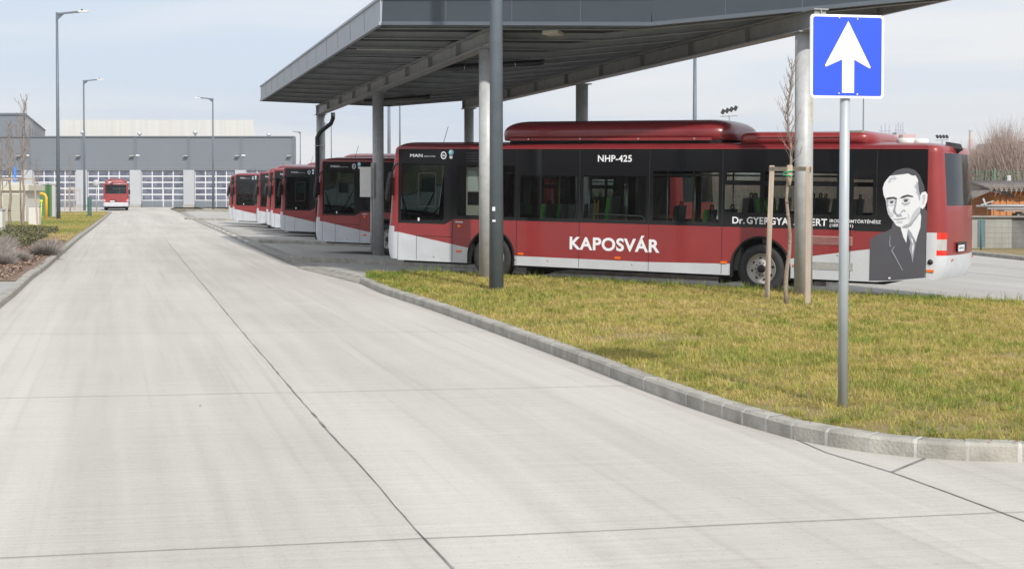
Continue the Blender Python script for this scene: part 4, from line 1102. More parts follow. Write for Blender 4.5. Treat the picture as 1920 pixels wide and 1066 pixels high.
k = MB(); k.prism([(CX0 + a, CZ0 + b) for a, b in rrect(SW, SH, 0.03)], -0.062, -0.042, 0, 'y')
pl = k.build('sign_plate', 'sign_white', sg)
k = MB(); k.prism([(CX0 + a, CZ0 + b) for a, b in rrect(SW - 0.038, SH - 0.038, 0.018)], -0.0645, -0.0615, 0, 'y'); k.build('sign_field', 'sign_blue', pl)
k = MB()
s_ = SW / 140.0
def sp(px, py): return (CX0 + (px - 1587.5) * s_ , CZ0 - (py - 105) * s_ )
arrow = [sp(1588.5, 42), sp(1632, 124), sp(1630, 126), sp(1600, 110.5), sp(1600, 170), sp(1577, 170), sp(1577, 110.5), sp(1546, 124), sp(1544.5, 121)]
k.face([(a, -0.067, b) for a, b in arrow]); ar = k.build('arrow', 'sign_white', pl, fixn=False)
b = bmesh.new(); b.from_mesh(ar.data); bmesh.ops.triangulate(b, faces=b.faces); b.to_mesh(ar.data); b.free()
for px, py in ((1571.5, 37), (1606, 38.5), (1571, 171.5), (1606, 172.5)):
    k = MB(); a, bz = sp(px, py); k.lathe([(0, -0.074), (0.006, -0.0735), (0.009, -0.068), (0.009, -0.062)], (a, 0, bz), 'y', 12); k.build('bolt', 'steel_bright', pl)
k = MB()
for z in (2.52, 3.04): k.box((CX0, -0.02, z), (0.36, 0.035, 0.05))
k.build('bracket', 'galv_grey', sg)
sg.rotation_euler = (0, 0.0, math.radians(11))

# ------------------------------------------------------------------ saplings with stakes
mat('bark', (0.20, 0.155, 0.12), 0.9, vscale=12, col2=(0.33, 0.27, 0.215), bump=0.8, bscale=30)
mat('twig', (0.25, 0.20, 0.17), 0.9, var=0.3)
mat('stake_wood', (0.36, 0.29, 0.235), 0.85, vscale=4, col2=(0.47, 0.40, 0.335), stretch=(6, 6, 0.5), bump=0.3)
mat('tie_green', (0.05, 0.42, 0.20), 0.7)
mat('hessian', (0.42, 0.34, 0.25), 0.95, var=0.3, vscale=30)
def sapling(x, y, zb, H, seed, label, first=1.9, dens=1.0, rad=0.035, spread=0.42, tw=0.0016):
    R = random.Random(seed)
    o = empty('young_tree', (x, y, zb), label, 'tree', 'staked bare young trees')
    path = [Vector((0, 0, -0.03))]; n = 14
    for i in range(1, n + 1):
        z = H * i / n; path.append(Vector((0.035 * math.sin(i * 1.3 + seed) + (0.03 * i / n), 0.02 * math.sin(i * 2.1), z)))
    rs = [rad * (1 - 0.9 * i / n) + 0.003 for i in range(n + 1)]
    k = MB(); k.tube(path, rs, 10)
    for i in range(7):
        z = 0.35 + 0.22 * i; kk = min(n, int(z / H * n)); p = path[kk]
        k.tube([p + Vector((0, -0.01, z - p.z)), p + Vector((R.uniform(-.05, .05), -0.045, z - p.z + .02))], [0.012, 0.006], 6)
    k.build('trunk', 'bark', o)
    k = MB()
    def branch(p, d, L, r, depth):
        pts = [p]; rr = [r]; q = Vector(p); dd = Vector(d)
        m_ = 5
        for s in range(m_):
            dd = (dd + Vector((R.uniform(-.16, .16), R.uniform(-.16, .16), 0.17))).normalized(); q = q + dd * L / m_; pts.append(q.copy()); rr.append(max(tw, r * (1 - (s + 1) / m_ * 0.85)))
            if depth < 2 and R.random() < (0.95 if depth == 0 else 0.55) * dens:
                a = R.uniform(0, 2 * PI); branch(q, (dd * 0.75 + Vector((math.cos(a), math.sin(a), 0.2)) * 0.6).normalized(), L * R.uniform(.28, .5), rr[-1] * 0.75, depth + 1)
        k.tube(pts, rr, 5, cap=False)
    nb = int(30 * dens)
    for i in range(nb):
        z = first + (H - first) * (i / nb) ** 1.0 * 0.97
        t = z / H * n; i0 = min(n - 1, int(t)); p = lerp(path[i0], path[i0 + 1], t - i0)
        a = i * 2.4 + R.uniform(-.5, .5); up_ = R.uniform(0.7, 1.3)
        branch(p, Vector((math.cos(a), math.sin(a), up_)).normalized(), spread * R.uniform(.7, 1.3) * (1.05 - 0.62 * (z - first) / (H - first)), 0.009, 0)
    k.build('crown', 'twig', o)
    return o
def stakes(pts, label, bars, tw=0.085):
    o = empty('tree_stake', (pts[0][0], pts[0][1], pts[0][2]), label, 'tree stakes', 'wooden tree stake frames')
    for x, y, z0, z1, dx in pts:
        k = MB(); k.bar((x, y, z0 - 0.05), (x + dx, y, z1), tw, tw, up=(0.2, 1, 0)); wpart(k, 'stake', 'stake_wood', o, bevel=0.006)
    for p, q in bars:
        k = MB(); k.bar(p, q, 0.03, 0.07); wpart(k, 'crossbar', 'stake_wood', o)
    return o
sapling(4.44, 22.9, -0.02, 5.35 - 1.4 + 0.02, 3, 'bare young tree tied to the wooden frame in front of the nearest bus', first=2.3, dens=1.2, rad=0.036, spread=0.30)
st = stakes([(4.35, 24.25, -0.01, 2.27, 0.08), (4.79, 23.0, 0.0, 2.23, 0.0)], 'wooden two post frame holding the young tree in front of the nearest bus', [((4.38, 24.18, 2.21), (4.83, 22.92, 2.19))])
k = MB()
k.tube([(4.36, 22.88, 2.13), (4.5, 22.82, 2.16), (4.53, 23.0, 2.15), (4.42, 23.05, 2.12), (4.36, 22.88, 2.09), (4.5, 22.82, 2.08)], 0.011, 6)
wpart(k, 'tie', 'tie_green', st)
k = MB(); k.tube([(4.46, 22.9, 1.92), (4.46, 22.9, 2.10), (4.47, 22.9, 2.25)], [0.03, 0.052, 0.045], 10); wpart(k, 'tree_wrap', 'hessian', st)
# ------------------------------------------------------------------ workshop hall with sectional doors
mat('clad_dark', (0.165, 0.188, 0.215), 0.55, var=0.03, vscale=0.3)
mat('clad_band', (0.135, 0.155, 0.18), 0.5, var=0.04)
mat('pillar_white', (0.40, 0.415, 0.44), 0.7, var=0.04, vscale=0.5)
mat('door_frame', (0.60, 0.62, 0.65), 0.5)
mat('door_pane', (0.06, 0.068, 0.10), 0.2, vscale=1.2, col2=(0.19, 0.205, 0.26))
mat('plinth_grey', (0.36, 0.35, 0.33), 0.85, var=0.1)
mat('hall_white', (0.62, 0.62, 0.60), 0.7, vscale=0.8, col2=(0.54, 0.54, 0.52), stretch=(3, 1, 0.05))
mat('vent_steel', (0.75, 0.77, 0.8), 0.3, metal=0.7)
mat('light_grey_panel', (0.45, 0.45, 0.47), 0.6, var=0.06, vscale=0.6)
Yb = 182.0; sb = 2667 / Yb
def bx(px): return (px - 960) / sb
hall = empty('workshop_hall', (bx(300), Yb, 0), 'long grey workshop hall with white framed sectional doors across the end of the road', 'building')
def hp(mb, name, m, parent=hall, **k): return wpart(mb, name, m, parent, **k)
k = MB(); x0, x1 = bx(-260), bx(552.5)
k.prism([(x0, Yb), (x1, Yb), (x1 - 8.4, Yb + 30), (x0 - 8.4, Yb + 30)], 4.75, 9.05); wall = hp(k, 'wall', 'clad_dark')
k = MB()
for i in range(13): k.box(((x0 + x1) / 2, Yb - 0.012, 4.95 + i * 0.32), (x1 - x0, 0.024, 0.02))
hp(k, 'cladding_groove', 'clad_band', wall)
k = MB(); k.box(((x0 + x1) / 2, Yb - 0.02, 9.02), (x1 - x0 + 0.1, 0.3, 0.14)); k.box((x1, Yb - 0.01, 4.9), (0.35, 0.3, 8.1)); hp(k, 'edge_trim', 'clad_band')
k = MB()
for px in (155, 254, 354, 452.5, 55):
    k = MB(); k.box((bx(px), Yb - 0.04, 6.9), (0.35, 0.05, 4.3)); hp(k, 'joint_strip', 'clad_band')
edges = [-238, -138, -38, 62, 164, 265, 365, 462, 560]
k = MB(); k.prism([(x0 + .1, Yb + .8), (x1 - .25, Yb + .8), (x1 - 8.6, Yb + 29.5), (x0 - 8.3, Yb + 29.5)], -0.05, 4.75); hp(k, 'inner_wall', 'pillar_white')
for e in edges[:-1]:
    a, b_ = bx(e), bx(e + 79)
    k = MB(); k.box((bx(e - 10.5), Yb + 0.2, 2.55), (bx(e) - bx(e - 21) - 0.02, 0.6, 4.4)); hp(k, 'pillar', 'pillar_white')
    k = MB(); k.box((bx(e - 10.5), Yb - 0.12, 0.16), (bx(e) - bx(e - 21), 0.5, 0.36)); hp(k, 'plinth', 'plinth_grey')
    if e > 540: continue
    k = MB(); k.box(((a + b_) / 2, Yb + 0.30, 2.4), (b_ - a, 0.06, 4.8)); d = hp(k, 'sectional_door', 'door_frame')
    cw = (b_ - a) / 4
    z0 = 0.86; rh = (4.74 - z0) / 5
    k = MB()
    for r in range(5):
        for c in range(4):
            k.box((a + cw * (c + 0.5), Yb + 0.265, z0 + rh * (r + 0.5)), (cw - 0.14, 0.02, rh - 0.17))
    hp(k, 'door_pane', 'door_pane', d)
    k = MB()
    for c in range(4): k.box((a + cw * (c + 0.5), Yb + 0.26, 0.43), (cw - 0.02 if c not in (2,) else cw - 0.15, 0.03, 0.80))
    hp(k, 'kick_panel', 'clad_dark', d)
    if e == 265:
        k = MB()
        for xx in (a + cw * 2.05, a + cw * 2.95): k.box((xx, Yb + 0.24, 1.25), (0.14, 0.05, 2.4))
        k.box((a + cw * 2.5, Yb + 0.24, 2.42), (cw * 0.95, 0.05, 0.14)); hp(k, 'wicket_door', 'door_frame', d)
for px, m in ((149, 'clad'), (249, 0), (350, 0), (446, 0), (543, 0), (37, 0)):
    k = MB(); k.box((bx(px), Yb - 0.35, 6.55), (0.5, 0.6, 0.14)); hp(k, 'wall_lamp', 'step_grey')
for px in (259, 457, 53): k = MB(); k.box((bx(px), Yb - 0.07, 6.62), (0.46, 0.12, 0.2)); hp(k, 'number_box', 'door_frame')
for px, h in ((143, 0.9), (251, 0.7), (357, 0.9), (497, 0.5)):
    k = MB(); k.lathe([(0.12, 0), (0.12, h * .5), (0.3, h * .5), (0.34, h * .8), (0.1, h)], (bx(px), Yb + 3, 9.05), 'z', 14); hp(k, 'roof_vent', 'vent_steel')
# blue door frame light on the door of the left bay
k = MB(); k.box((bx(90), Yb - 12.0, 3.2), (0.22, 0.2, 3.6))
o = k.build('banner_pole', mat('banner_blue', (0.05, 0.22, 0.75), 0.5)); tag(o, 'narrow blue upright banner in front of the workshop doors on the left', 'banner')

# white hall behind, dark block with light side wall on the left
k = MB(); Yw = 235; sw = 2667 / Yw
xa, xb = (116 - 960) / sw, (476 - 960) / sw; zt = 1.8 + (362 - 225) / sw
k.mesh([(xa, Yw, -0.1), (xb + 0.8, Yw, -0.1), (xb, Yw + 0, zt), (xa, Yw, zt), (xa - 11, Yw + 40, -0.1), (xb - 10.6, Yw + 40, -0.1), (xb - 11, Yw + 40, zt), (xa - 11, Yw + 40, zt)],
       [(0, 1, 2, 3), (5, 4, 7, 6), (1, 5, 6, 2), (4, 0, 3, 7), (3, 2, 6, 7)])
wh_ = empty('white_hall', (xa, Yw, 0), 'large pale windowless hall rising behind the grey workshop roof', 'building')
hp(k, 'wall', 'hall_white', wh_)
k = MB()
for i in range(30): k.box((xa + (xb - xa) * i / 29.0, Yw - 0.02, zt / 2), (0.05, 0.04, zt))
hp(k, 'panel_rib', 'hall_white', wh_)
blk = empty('office_block', (bx(47), 214, 0), 'dark grey block with pale side wall rising above the hall on the left', 'building')
k = MB(); Yk = 213.0; sk = 2667 / Yk; xr = (47 - 960) / sk; zt = 1.8 + (362 - 214) / sk
dirx, diry = -0.264, 0.964; Lk = 58
p = [(xr - 60, Yk), (xr, Yk), (xr + dirx * Lk * 1.0, Yk + diry * Lk), (xr - 60 + dirx * Lk, Yk + diry * Lk)]
k.prism(p, -0.1, zt); b0 = hp(k, 'wall', 'clad_dark', blk)
k = MB(); q = Vector((dirx, diry, 0)); nn2 = Vector((0.964, 0.264, 0)) * 0.05
s0 = Vector((xr, Yk, 0)) + nn2
def wq(a, b_, z0, z1): return [s0 + q * a + Vector((0, 0, z0)), s0 + q * b_ + Vector((0, 0, z0)), s0 + q * b_ + Vector((0, 0, z1)), s0 + q * a + Vector((0, 0, z1))]
k.face(wq(0.3, Lk, 6, zt - 0.1)); hp(k, 'side_cladding', 'light_grey_panel', blk)
k = MB(); s0 = s0 + nn2; k.face(wq(0.5, 9, 6, 10.8)); k.face(wq(20, 36, 6, 9.9)); hp(k, 'window_band', 'door_pane', blk)
k = MB(); s0 = s0 + nn2
for a in (11, 14, 18): k.face(wq(a, a + 1.6, 6, 12.4))
hp(k, 'duct', 'hall_white', blk)
k = MB(); k.box((xr - 30, Yk - 0.05, zt), (60, 0.3, 0.3)); k.bar(Vector((xr, Yk, zt)), Vector((p[2][0], p[2][1], zt)), 0.3, 0.3); hp(k, 'roof_edge', 'clad_band', blk)

# ------------------------------------------------------------------ things on the left verge
mat('render_white', (0.60, 0.59, 0.55), 0.8, var=0.04)
mat('louvre_cream', (0.50, 0.49, 0.40), 0.7)
mat('roof_cream', (0.52, 0.51, 0.43), 0.7, var=0.03)
mat('container_green', (0.09, 0.21, 0.085), 0.5, var=0.08)
mat('pipe_yellow', (0.85, 0.42, 0.02), 0.4)
mat('pole_lime', (0.65, 0.70, 0.03), 0.5)
mat('board_green', (0.01, 0.14, 0.09), 0.4)
def PX(px, Y): return (px - 960) / 2667 * Y
def PZ(py, Y): return 1.8 + (362 - py) / 2667 * Y
Y = 83.0
ts = empty('transformer_house', (PX(30, Y), Y, 0.1), 'low cream transformer house with louvred door and flat overhanging roof', 'kiosk')
xr = PX(48, Y); k = MB(); k.box((xr - 4.5, Y + 1.25, (PZ(357, Y) + 0.0) / 2), (9, 2.5, PZ(357, Y))); wl = wpart(k, 'wall', 'render_white', ts)
k = MB(); k.box((xr - 4.4, Y + 1.25, PZ(352, Y)), (9.3, 2.9, 0.32))
xm = xr - 3.6
k.mesh([(xr - 9.2, Y - 0.2, PZ(347, Y)), (xr + 0.25, Y - 0.2, PZ(347, Y)), (xr + 0.25, Y + 2.7, PZ(347, Y)), (xr - 9.2, Y + 2.7, PZ(347, Y)), (xr - 7, Y + 1.3, PZ(338, Y)), (xr - 1.9, Y + 1.3, PZ(338, Y))], [(0, 1, 5, 4), (1, 2, 5), (2, 3, 4, 5), (3, 0, 4)])
wpart(k, 'roof', 'roof_cream', ts)
k = MB()
for i in range(16): k.box((PX(26, Y), Y - 0.03, 0.22 + i * 0.1), (1.25, 0.04, 0.075))
wpart(k, 'louvre_door', 'louvre_cream', ts)
Y = 76.0
cb = empty('meter_cabinet', (PX(65, Y), Y, 0.1), 'white meter cabinet standing against the cream transformer house', 'cabinet')
k = MB(); k.box((PX(65, Y), Y, (PZ(387, Y) + .1) / 2), (0.55, 0.35, PZ(387, Y) - 0.1)); wpart(k, 'cabinet_body', 'render_white', cb, bevel=0.01)
k = MB(); k.box((PX(65, Y), Y, PZ(386, Y)), (0.62, 0.42, 0.05)); wpart(k, 'lid', 'pillar_white', cb)
Y = 56.0
cb = empty('meter_cabinet', (PX(2, Y), Y, 0.1), 'white cabinet cut off by the left edge of the picture', 'cabinet')
k = MB(); k.box((PX(-8, Y), Y, PZ(393, Y) / 2), (0.62, 0.35, PZ(393, Y))); wpart(k, 'cabinet_body', 'render_white', cb, bevel=0.01)
k = MB(); k.box((PX(-8, Y), Y, PZ(392.5, Y)), (0.70, 0.42, 0.05)); wpart(k, 'lid', 'pillar_white', cb)
Y = 101.0
gc = empty('gas_container', (PX(88, Y), Y, 0.1), 'green metal container behind the cream transformer house', 'container')
zt = PZ(346, Y); k = MB(); k.box((PX(85, Y), Y + 0.4, zt / 2), (0.95, 0.8, zt)); wpart(k, 'container_body', 'container_green', gc)
k = MB(); k.box((PX(100.5, Y), Y + 0.1, zt / 2), (0.22, 0.2, zt)); wpart(k, 'corner_panel', 'light_grey_panel', gc)
k = MB(); k.box((PX(89, Y), Y + 0.4, zt + 0.04), (1.25, 0.9, 0.1)); wpart(k, 'roof', 'light_grey_panel', gc)
Y = 98.0
k = MB(); k.tube([(PX(60, Y), Y, PZ(363, Y)), (PX(80, Y), Y, PZ(363, Y)), (PX(84.5, Y), Y, PZ(365, Y)), (PX(87, Y), Y, PZ(370, Y)), (PX(87, Y), Y, 0.0)], 0.09, 12)
tag(k.build('gas_pipe', 'pipe_yellow'), 'thick orange yellow pipe bent down into the grass beside the green container', 'pipe')
k = MB(); k.tube([(PX(77.5, 95), 95, 0), (PX(77.5, 95), 95, PZ(377, 95))], 0.035, 8); k.lathe([(0, -0.03), (0.1, -0.03), (0.1, 0.03), (0, 0.03)], (PX(77.5, 95), 95, PZ(377, 95)), 'y', 12)
tag(k.build('marker_post', 'pole_lime'), 'thin lime yellow marker post beside the bent orange pipe', 'post')
Y = 104.0
gb_ = empty('notice_board', (PX(168, Y), Y, 0.1), 'dark green upright board in the grass near the kerb by the distant bus', 'board')
k = MB(); k.mesh([(PX(163.8, Y), Y, 0), (PX(166, Y), Y, 0), (PX(166, Y), Y, PZ(369, Y)), (PX(163.8, Y), Y, PZ(369, Y)), (PX(169, Y + 3), Y + 3, 0), (PX(172, Y + 3), Y + 3, 0.0), (PX(172, Y + 3), Y + 3, PZ(369.5, Y + 3)), (PX(169, Y + 3), Y + 3, PZ(369.5, Y + 3))], [(0, 1, 2, 3), (1, 5, 6, 2), (4, 0, 3, 7), (3, 2, 6, 7), (5, 4, 7, 6)])
wpart(k, 'board', 'board_green', gb_)
Y = 128.0
rs_ = empty('round_sign', (PX(181, Y), Y, 0.1), 'round pale sign on a thin pole left of the distant bus, seen from behind', 'road sign')
k = MB(); k.tube([(PX(181, Y), Y, 0), (PX(181, Y), Y, PZ(338, Y))], 0.04, 8); wpart(k, 'pole', 'galv_light', rs_)
k = MB(); k.lathe([(0, -0.03), (0.30, -0.03), (0.31, 0), (0, 0)], (PX(181, Y), Y - 0.06, PZ(343, Y)), 'y', 24); wpart(k, 'sign_disc', 'light_grey_panel', rs_)

sapling(PX(18.5, 68), 68, 0.1, PZ(228, 68) - 0.1, 21, 'bare young tree at the far left with a thick trunk before the cream house', first=2.2, dens=0.9, rad=0.075, spread=0.6, tw=0.006)
sapling(PX(44, 64), 64, 0.1, PZ(185, 64) - 0.1, 22, 'tallest bare young tree on the left verge, left of the white meter cabinet', first=2.4, dens=1.0, rad=0.06, spread=0.75, tw=0.006)
sapling(PX(3, 66), 66, 0.1, PZ(262, 66) - 0.1, 24, 'small bare young tree cut by the left edge of the picture', first=1.9, dens=0.7, rad=0.04, spread=0.5, tw=0.006)
sapling(PX(131, 118), 118, 0.1, PZ(292, 118) - 0.1, 25, 'bare young tree between the two tall lamp posts', first=2.4, dens=0.6, rad=0.05, spread=0.6, tw=0.006)
sapling(PX(70, 92), 92, 0.1, PZ(300, 92) - 0.1, 26, 'thin bare young tree behind the roof of the cream house', first=2.2, dens=0.6, rad=0.05, spread=0.6, tw=0.006)
def st_left(Y, pxs, py0, label, tw=0.07):
    pts = []
    for a, b_ in pxs: pts.append((PX(a, Y), Y, 0.1, PZ(py0, Y), PX(b_, Y) - PX(a, Y)))
    bars = [((PX(pxs[0][1] , Y), Y - 0.04, PZ(py0 + 1.5, Y)), (PX(pxs[-1][1], Y), Y - 0.04, PZ(py0 + 1.5, Y)))]
    return stakes(pts, label, bars, tw)
st_left(66, [(0.5, 0), (39.5, 38), (70.5, 65)], 334, 'three wooden stakes with a long crossbar before the cream transformer house', 0.06)
st_left(118, [(130, 130), (139, 139)], 350, 'pair of far wooden stakes with a crossbar between the two lamp posts', 0.07)
st_left(125, [(150, 150), (121, 121)], 355, 'farthest pair of thin stakes just left of the second tall lamp post', 0.05)

# ------------------------------------------------------------------ right: retaining wall, shed, fences
mat('wall_concrete', (0.26, 0.25, 0.23), 0.9, vscale=0.9, col2=(0.36, 0.35, 0.32), bump=0.4, bscale=8, stretch=(1, 1, 0.5))
mat('wall_dark', (0.085, 0.08, 0.075), 0.9, vscale=1.2, col2=(0.20, 0.195, 0.185))
mat('wood_orange', (0.48, 0.17, 0.045), 0.7, vscale=1.5, col2=(0.62, 0.26, 0.085), stretch=(8, 8, 0.6))
mat('shed_roof', (0.20, 0.17, 0.15), 0.8, var=0.3)
mat('fence_green', (0.02, 0.16, 0.11), 0.6)
mat('fence_green_light', (0.10, 0.24, 0.17), 0.7)
mat('plank_grey', (0.25, 0.24, 0.23), 0.8, var=0.2)
rw = empty('retaining_wall', (19, 55, -0.4), 'low stained concrete wall below the wooden shed', 'wall')
k = MB(); k.box((17.78 + 0.55, 55.0, 0.2), (1.9, 0.3, 1.4)); wpart(k, 'pale_panel', 'wall_concrete', rw)
k = MB(); k.box((27.0, 55.05, 0.18), (15.4, 0.3, 1.36)); wpart(k, 'dark_panel', 'wall_dark', rw)
k = MB(); k.box((24.0, 54.98, 0.90), (13, 0.5, 0.06)); wpart(k, 'coping', 'plank_grey', rw)
sh = empty('wooden_shed', (20, 57.5, 0.3), 'orange brown wooden shed with a low corrugated roof behind the concrete wall', 'shed')
Y = 57.5
k = MB(); k.box((PX(1822, Y) + 6.7, Y + 2, 1.35), (11.8, 4, 1.2)); wl_ = wpart(k, 'wall', 'wood_orange', sh)
k = MB()
for i in range(40): k.box((PX(1842, Y) + 0.2 + i * 0.26, Y - 0.012, 1.35), (0.016, 0.024, 1.2))
wpart(k, 'board_gap', 'shed_roof', wl_)
k = MB(); x0s = PX(1845, Y); N = 60
for i in range(N):
    xa_, xb_ = x0s + i * 0.2, x0s + (i + 1) * 0.2
    k.tube([(xa_ + 0.1, Y - 0.6, 1.98), (xa_ + 0.1, Y + 2, 2.25)], 0.085, 6)
k.mesh([(x0s - 1.1, Y - 0.2, 1.42), (x0s + 0.15, Y - 0.6, 1.99), (x0s + 0.15, Y + 3, 2.05), (x0s - 1.1, Y + 3, 1.45), (x0s - 1.1, Y - 0.2, 1.34), (x0s + 0.15, Y - 0.6, 1.90), (x0s + 0.15, Y + 3, 1.95), (x0s - 1.1, Y + 3, 1.37)], [(0, 1, 2, 3), (7, 6, 5, 4), (0, 4, 5, 1), (1, 5, 6, 2), (3, 2, 6, 7)])
wpart(k, 'roof', 'shed_roof', sh)
k = MB()
for i in range(6): k.bar((x0s + 0.2 + i * 1.3, Y - 0.5, 1.88), (x0s + 1.2 + i * 1.3, Y - 0.02, 1.72), 0.08, 0.1)
wpart(k, 'rafter', 'shed_roof', sh)
k = MB(); k.box((x0s + 5.6, Y - 0.4, 1.90), (11, 0.08, 0.06)); wpart(k, 'eaves_board', 'hall_white', sh)
# stack of pipes and sheets on the wall
k = MB()
for i, (y, z) in enumerate([(55.0, 1.30), (55.12, 1.33), (54.9, 1.20), (55.3, 1.27)]): k.tube([(17.95 + i * 0.2, y, z), (24 + i, y, z)], 0.035, 8)
k.bar((18.3, 54.95, 1.33), (18.2, 54.95, 1.60), 0.06, 0.06); k.bar((18.1, 54.95, 1.34), (18.6, 54.95, 1.50), 0.04, 0.04)
k.bar((19, 55.2, 0.92), (19, 55.2, 1.32), 0.1, 0.1); k.bar((22, 55.2, 0.92), (22, 55.2, 1.32), 0.1, 0.1)
tag(k.build('pipe_stack', 'galv_light'), 'bundle of pale metal pipes lying above the concrete wall by the shed', 'pipes')
k = MB(); k.box((22.2, 55.05, 1.12), (6.6, 0.9, 0.05)); k.box((22.6, 55.0, 1.05), (6.0, 0.8, 0.05))
for i in range(5): k.box((19.7 + i * 1.3, 55.05, 0.98), (0.5, 0.6, 0.1))
tag(k.build('sheet_stack', 'plank_grey'), 'dark sheets stacked on wooden pads on top of the concrete wall', 'sheets')
def mesh_fence(name, x0, y0, x1, y1, z0, z1, label, post=2.5, m='fence_green', wire=0.006, dx=0.2, dz=0.2, xpost=None, pr=0.03):
    o = empty(name, (x0, y0, z0), label, 'fence', 'green wire mesh fences')
    L = math.hypot(x1 - x0, y1 - y0); ux, uy = (x1 - x0) / L, (y1 - y0) / L
    k = MB(); n = int(L / dx)
    def thin(p, q, r):
        p, q = Vector(p), Vector(q)
        d = (q - p).normalized(); a = d.cross(Vector((uy, -ux, 0))).normalized() * r; b_ = Vector((uy, -ux, 0)) * r
        vs = [p + a, p - a * .5 + b_, p - a * .5 - b_, q + a, q - a * .5 + b_, q - a * .5 - b_]
        k.mesh(vs, [(0, 1, 4, 3), (1, 2, 5, 4), (2, 0, 3, 5)])
    for i in range(n + 1): thin((x0 + ux * i * dx, y0 + uy * i * dx, z0), (x0 + ux * i * dx, y0 + uy * i * dx, z1), wire)
    for j in range(int((z1 - z0) / dz) + 1): thin((x0, y0, z0 + j * dz), (x1, y1, z0 + j * dz), wire)
    wpart(k, 'wire_mesh', m, o, fixn=False)
    for i in range(int(L / post) + 1):
        k = MB(); X_, Y_ = x0 + ux * i * post, y0 + uy * i * post; k.tube([(X_, Y_, z0 - 0.1), (X_, Y_, z1 + 0.08)], pr, 8); wpart(k, 'post', m, o)
    return o
mesh_fence('mesh_fence', 17.55, 53.2, 34, 51.0, -0.28, 0.78, 'low green mesh fence standing in front of the concrete wall', 2.55, dx=0.25, wire=0.004)
k = MB(); k.box((17.70, 53.6, 0.27), (0.28, 0.06, 1.05)); tag(k.build('grey_panel', 'post_grey'), 'narrow grey panel at the left end of the low mesh fence', 'panel')
mesh_fence('sports_fence', 22.0, 74, 46, 71, -0.4, 3.0, 'tall pale green mesh fence behind the wooden shed', 1.5, 'fence_green_light', 0.012, 0.16, 0.16)
for px, h, w_ in ((1853, 330, 0.1), (1882, 328, 0.06)):
    k = MB(); k.tube([(PX(px, 73), 70, -0.4), (PX(px, 73), 70, PZ(h, 73))], w_, 8); tag(k.build('fence_mast', 'light_grey_panel'), 'pale post standing above the shed roof, ' + ('the left and thicker of two' if px < 1860 else 'the right and thinner of two'), 'post')

# guard rail and long mesh fence seen through the bus windows
gr = empty('guard_rail', (5, 60, -0.4), 'white guard rail seen through the rear windows of the nearest bus', 'guard rail')
k = MB(); k.bar((2, 75, 0.55), (16.5, 64, 0.55), 0.06, 0.30); k.bar((2, 75, 0.1), (16.5, 64, 0.1), 0.05, 0.10); wpart(k, 'rail', 'hall_white', gr)
for i in range(8):
    k = MB(); t = i / 7; k.box((2 + 14.5 * t, 75 - 11 * t, 0.05), (0.1, 0.1, 0.95)); wpart(k, 'post', 'galv_light', gr)
mesh_fence('mesh_fence', -6, 92, 17, 78, -0.4, 1.9, 'long mesh fence far behind the buses, glimpsed through the windows', 3.0, 'fence_green_light', 0.012, 0.25, 0.25)

# ------------------------------------------------------------------ far background
mat('wood_twig', (0.21, 0.155, 0.135), 0.95, vscale=0.12, col2=(0.34, 0.265, 0.235))
mat('bank_earth', (0.20, 0.17, 0.12), 0.95, vscale=0.3, col2=(0.30, 0.25, 0.18))
mat('block_pink', (0.62, 0.40, 0.39), 0.8, var=0.03)
mat('block_grey', (0.36, 0.38, 0.43), 0.8, var=0.05)
mat('block_cream', (0.60, 0.55, 0.48), 0.8, var=0.03)
def twigs(name, spots, m, seed, per=220, kind='stuff', label=None, cat=None, thick=0.02):
    """bare crowns made of many thin upright twig blades; spots: (x, y, z0, height, radius)"""
    r = np.random.default_rng(seed); V = []; F = []
    base = 0
    for (x, y, z0, h, rad) in spots:
        n = per
        u = r.random(n) ** 0.8; ang = r.random(n) * 2 * PI; rr = rad * np.sqrt(r.random(n)) * (0.35 + 0.65 * np.sin(np.clip(u, 0, 1) * PI * 0.85 + 0.35))
        bx_ = x + rr * np.cos(ang); by_ = y + rr * np.sin(ang); bz = z0 + u * h * 0.80
        ln = h * (0.10 + 0.22 * r.random(n)); ox = (rr / max(rad, .1)) * np.cos(ang) * ln * 0.45 + r.normal(0, .12, n) * ln; oy = r.normal(0, .2, n) * ln
        tz_ = np.minimum(bz + ln, z0 + h * (0.86 + 0.16 * r.random(n)))
        wd = thick * (1.2 - 0.6 * u)
        v = np.empty((n, 3, 3)); v[:, 0] = np.stack([bx_ - wd, by_, bz], 1); v[:, 1] = np.stack([bx_ + wd, by_, bz], 1); v[:, 2] = np.stack([bx_ + ox, by_ + oy, tz_], 1)
        # stems
        ns = 7; sv = np.empty((ns, 3, 3)); sx = x + r.normal(0, rad * .25, ns); 
        sv[:, 0] = np.stack([sx - thick * 2.2, np.full(ns, y), np.full(ns, z0)], 1); sv[:, 1] = np.stack([sx + thick * 2.2, np.full(ns, y), np.full(ns, z0)], 1)
        sv[:, 2] = np.stack([sx + r.normal(0, rad * .35, ns), np.full(ns, y) + r.normal(0, rad * .3, ns), np.full(ns, z0 + h * .92)], 1)
        V.append(v.reshape(-1, 3)); V.append(sv.reshape(-1, 3))
    V = np.concatenate(V); nf = len(V) // 3
    me = bpy.data.meshes.new(name); me.vertices.add(len(V)); me.vertices.foreach_set('co', V.ravel())
    me.loops.add(nf * 3); me.loops.foreach_set('vertex_index', np.arange(nf * 3)); me.polygons.add(nf); me.polygons.foreach_set('loop_start', np.arange(nf) * 3)
    me.update(calc_edges=True); me.materials.append(M[m])
    o = bpy.data.objects.new(name, me); COL.objects.link(o)
    if kind: o['kind'] = kind
    if label: tag(o, label, cat)
    return o
r = random.Random(33)
sp_ = []
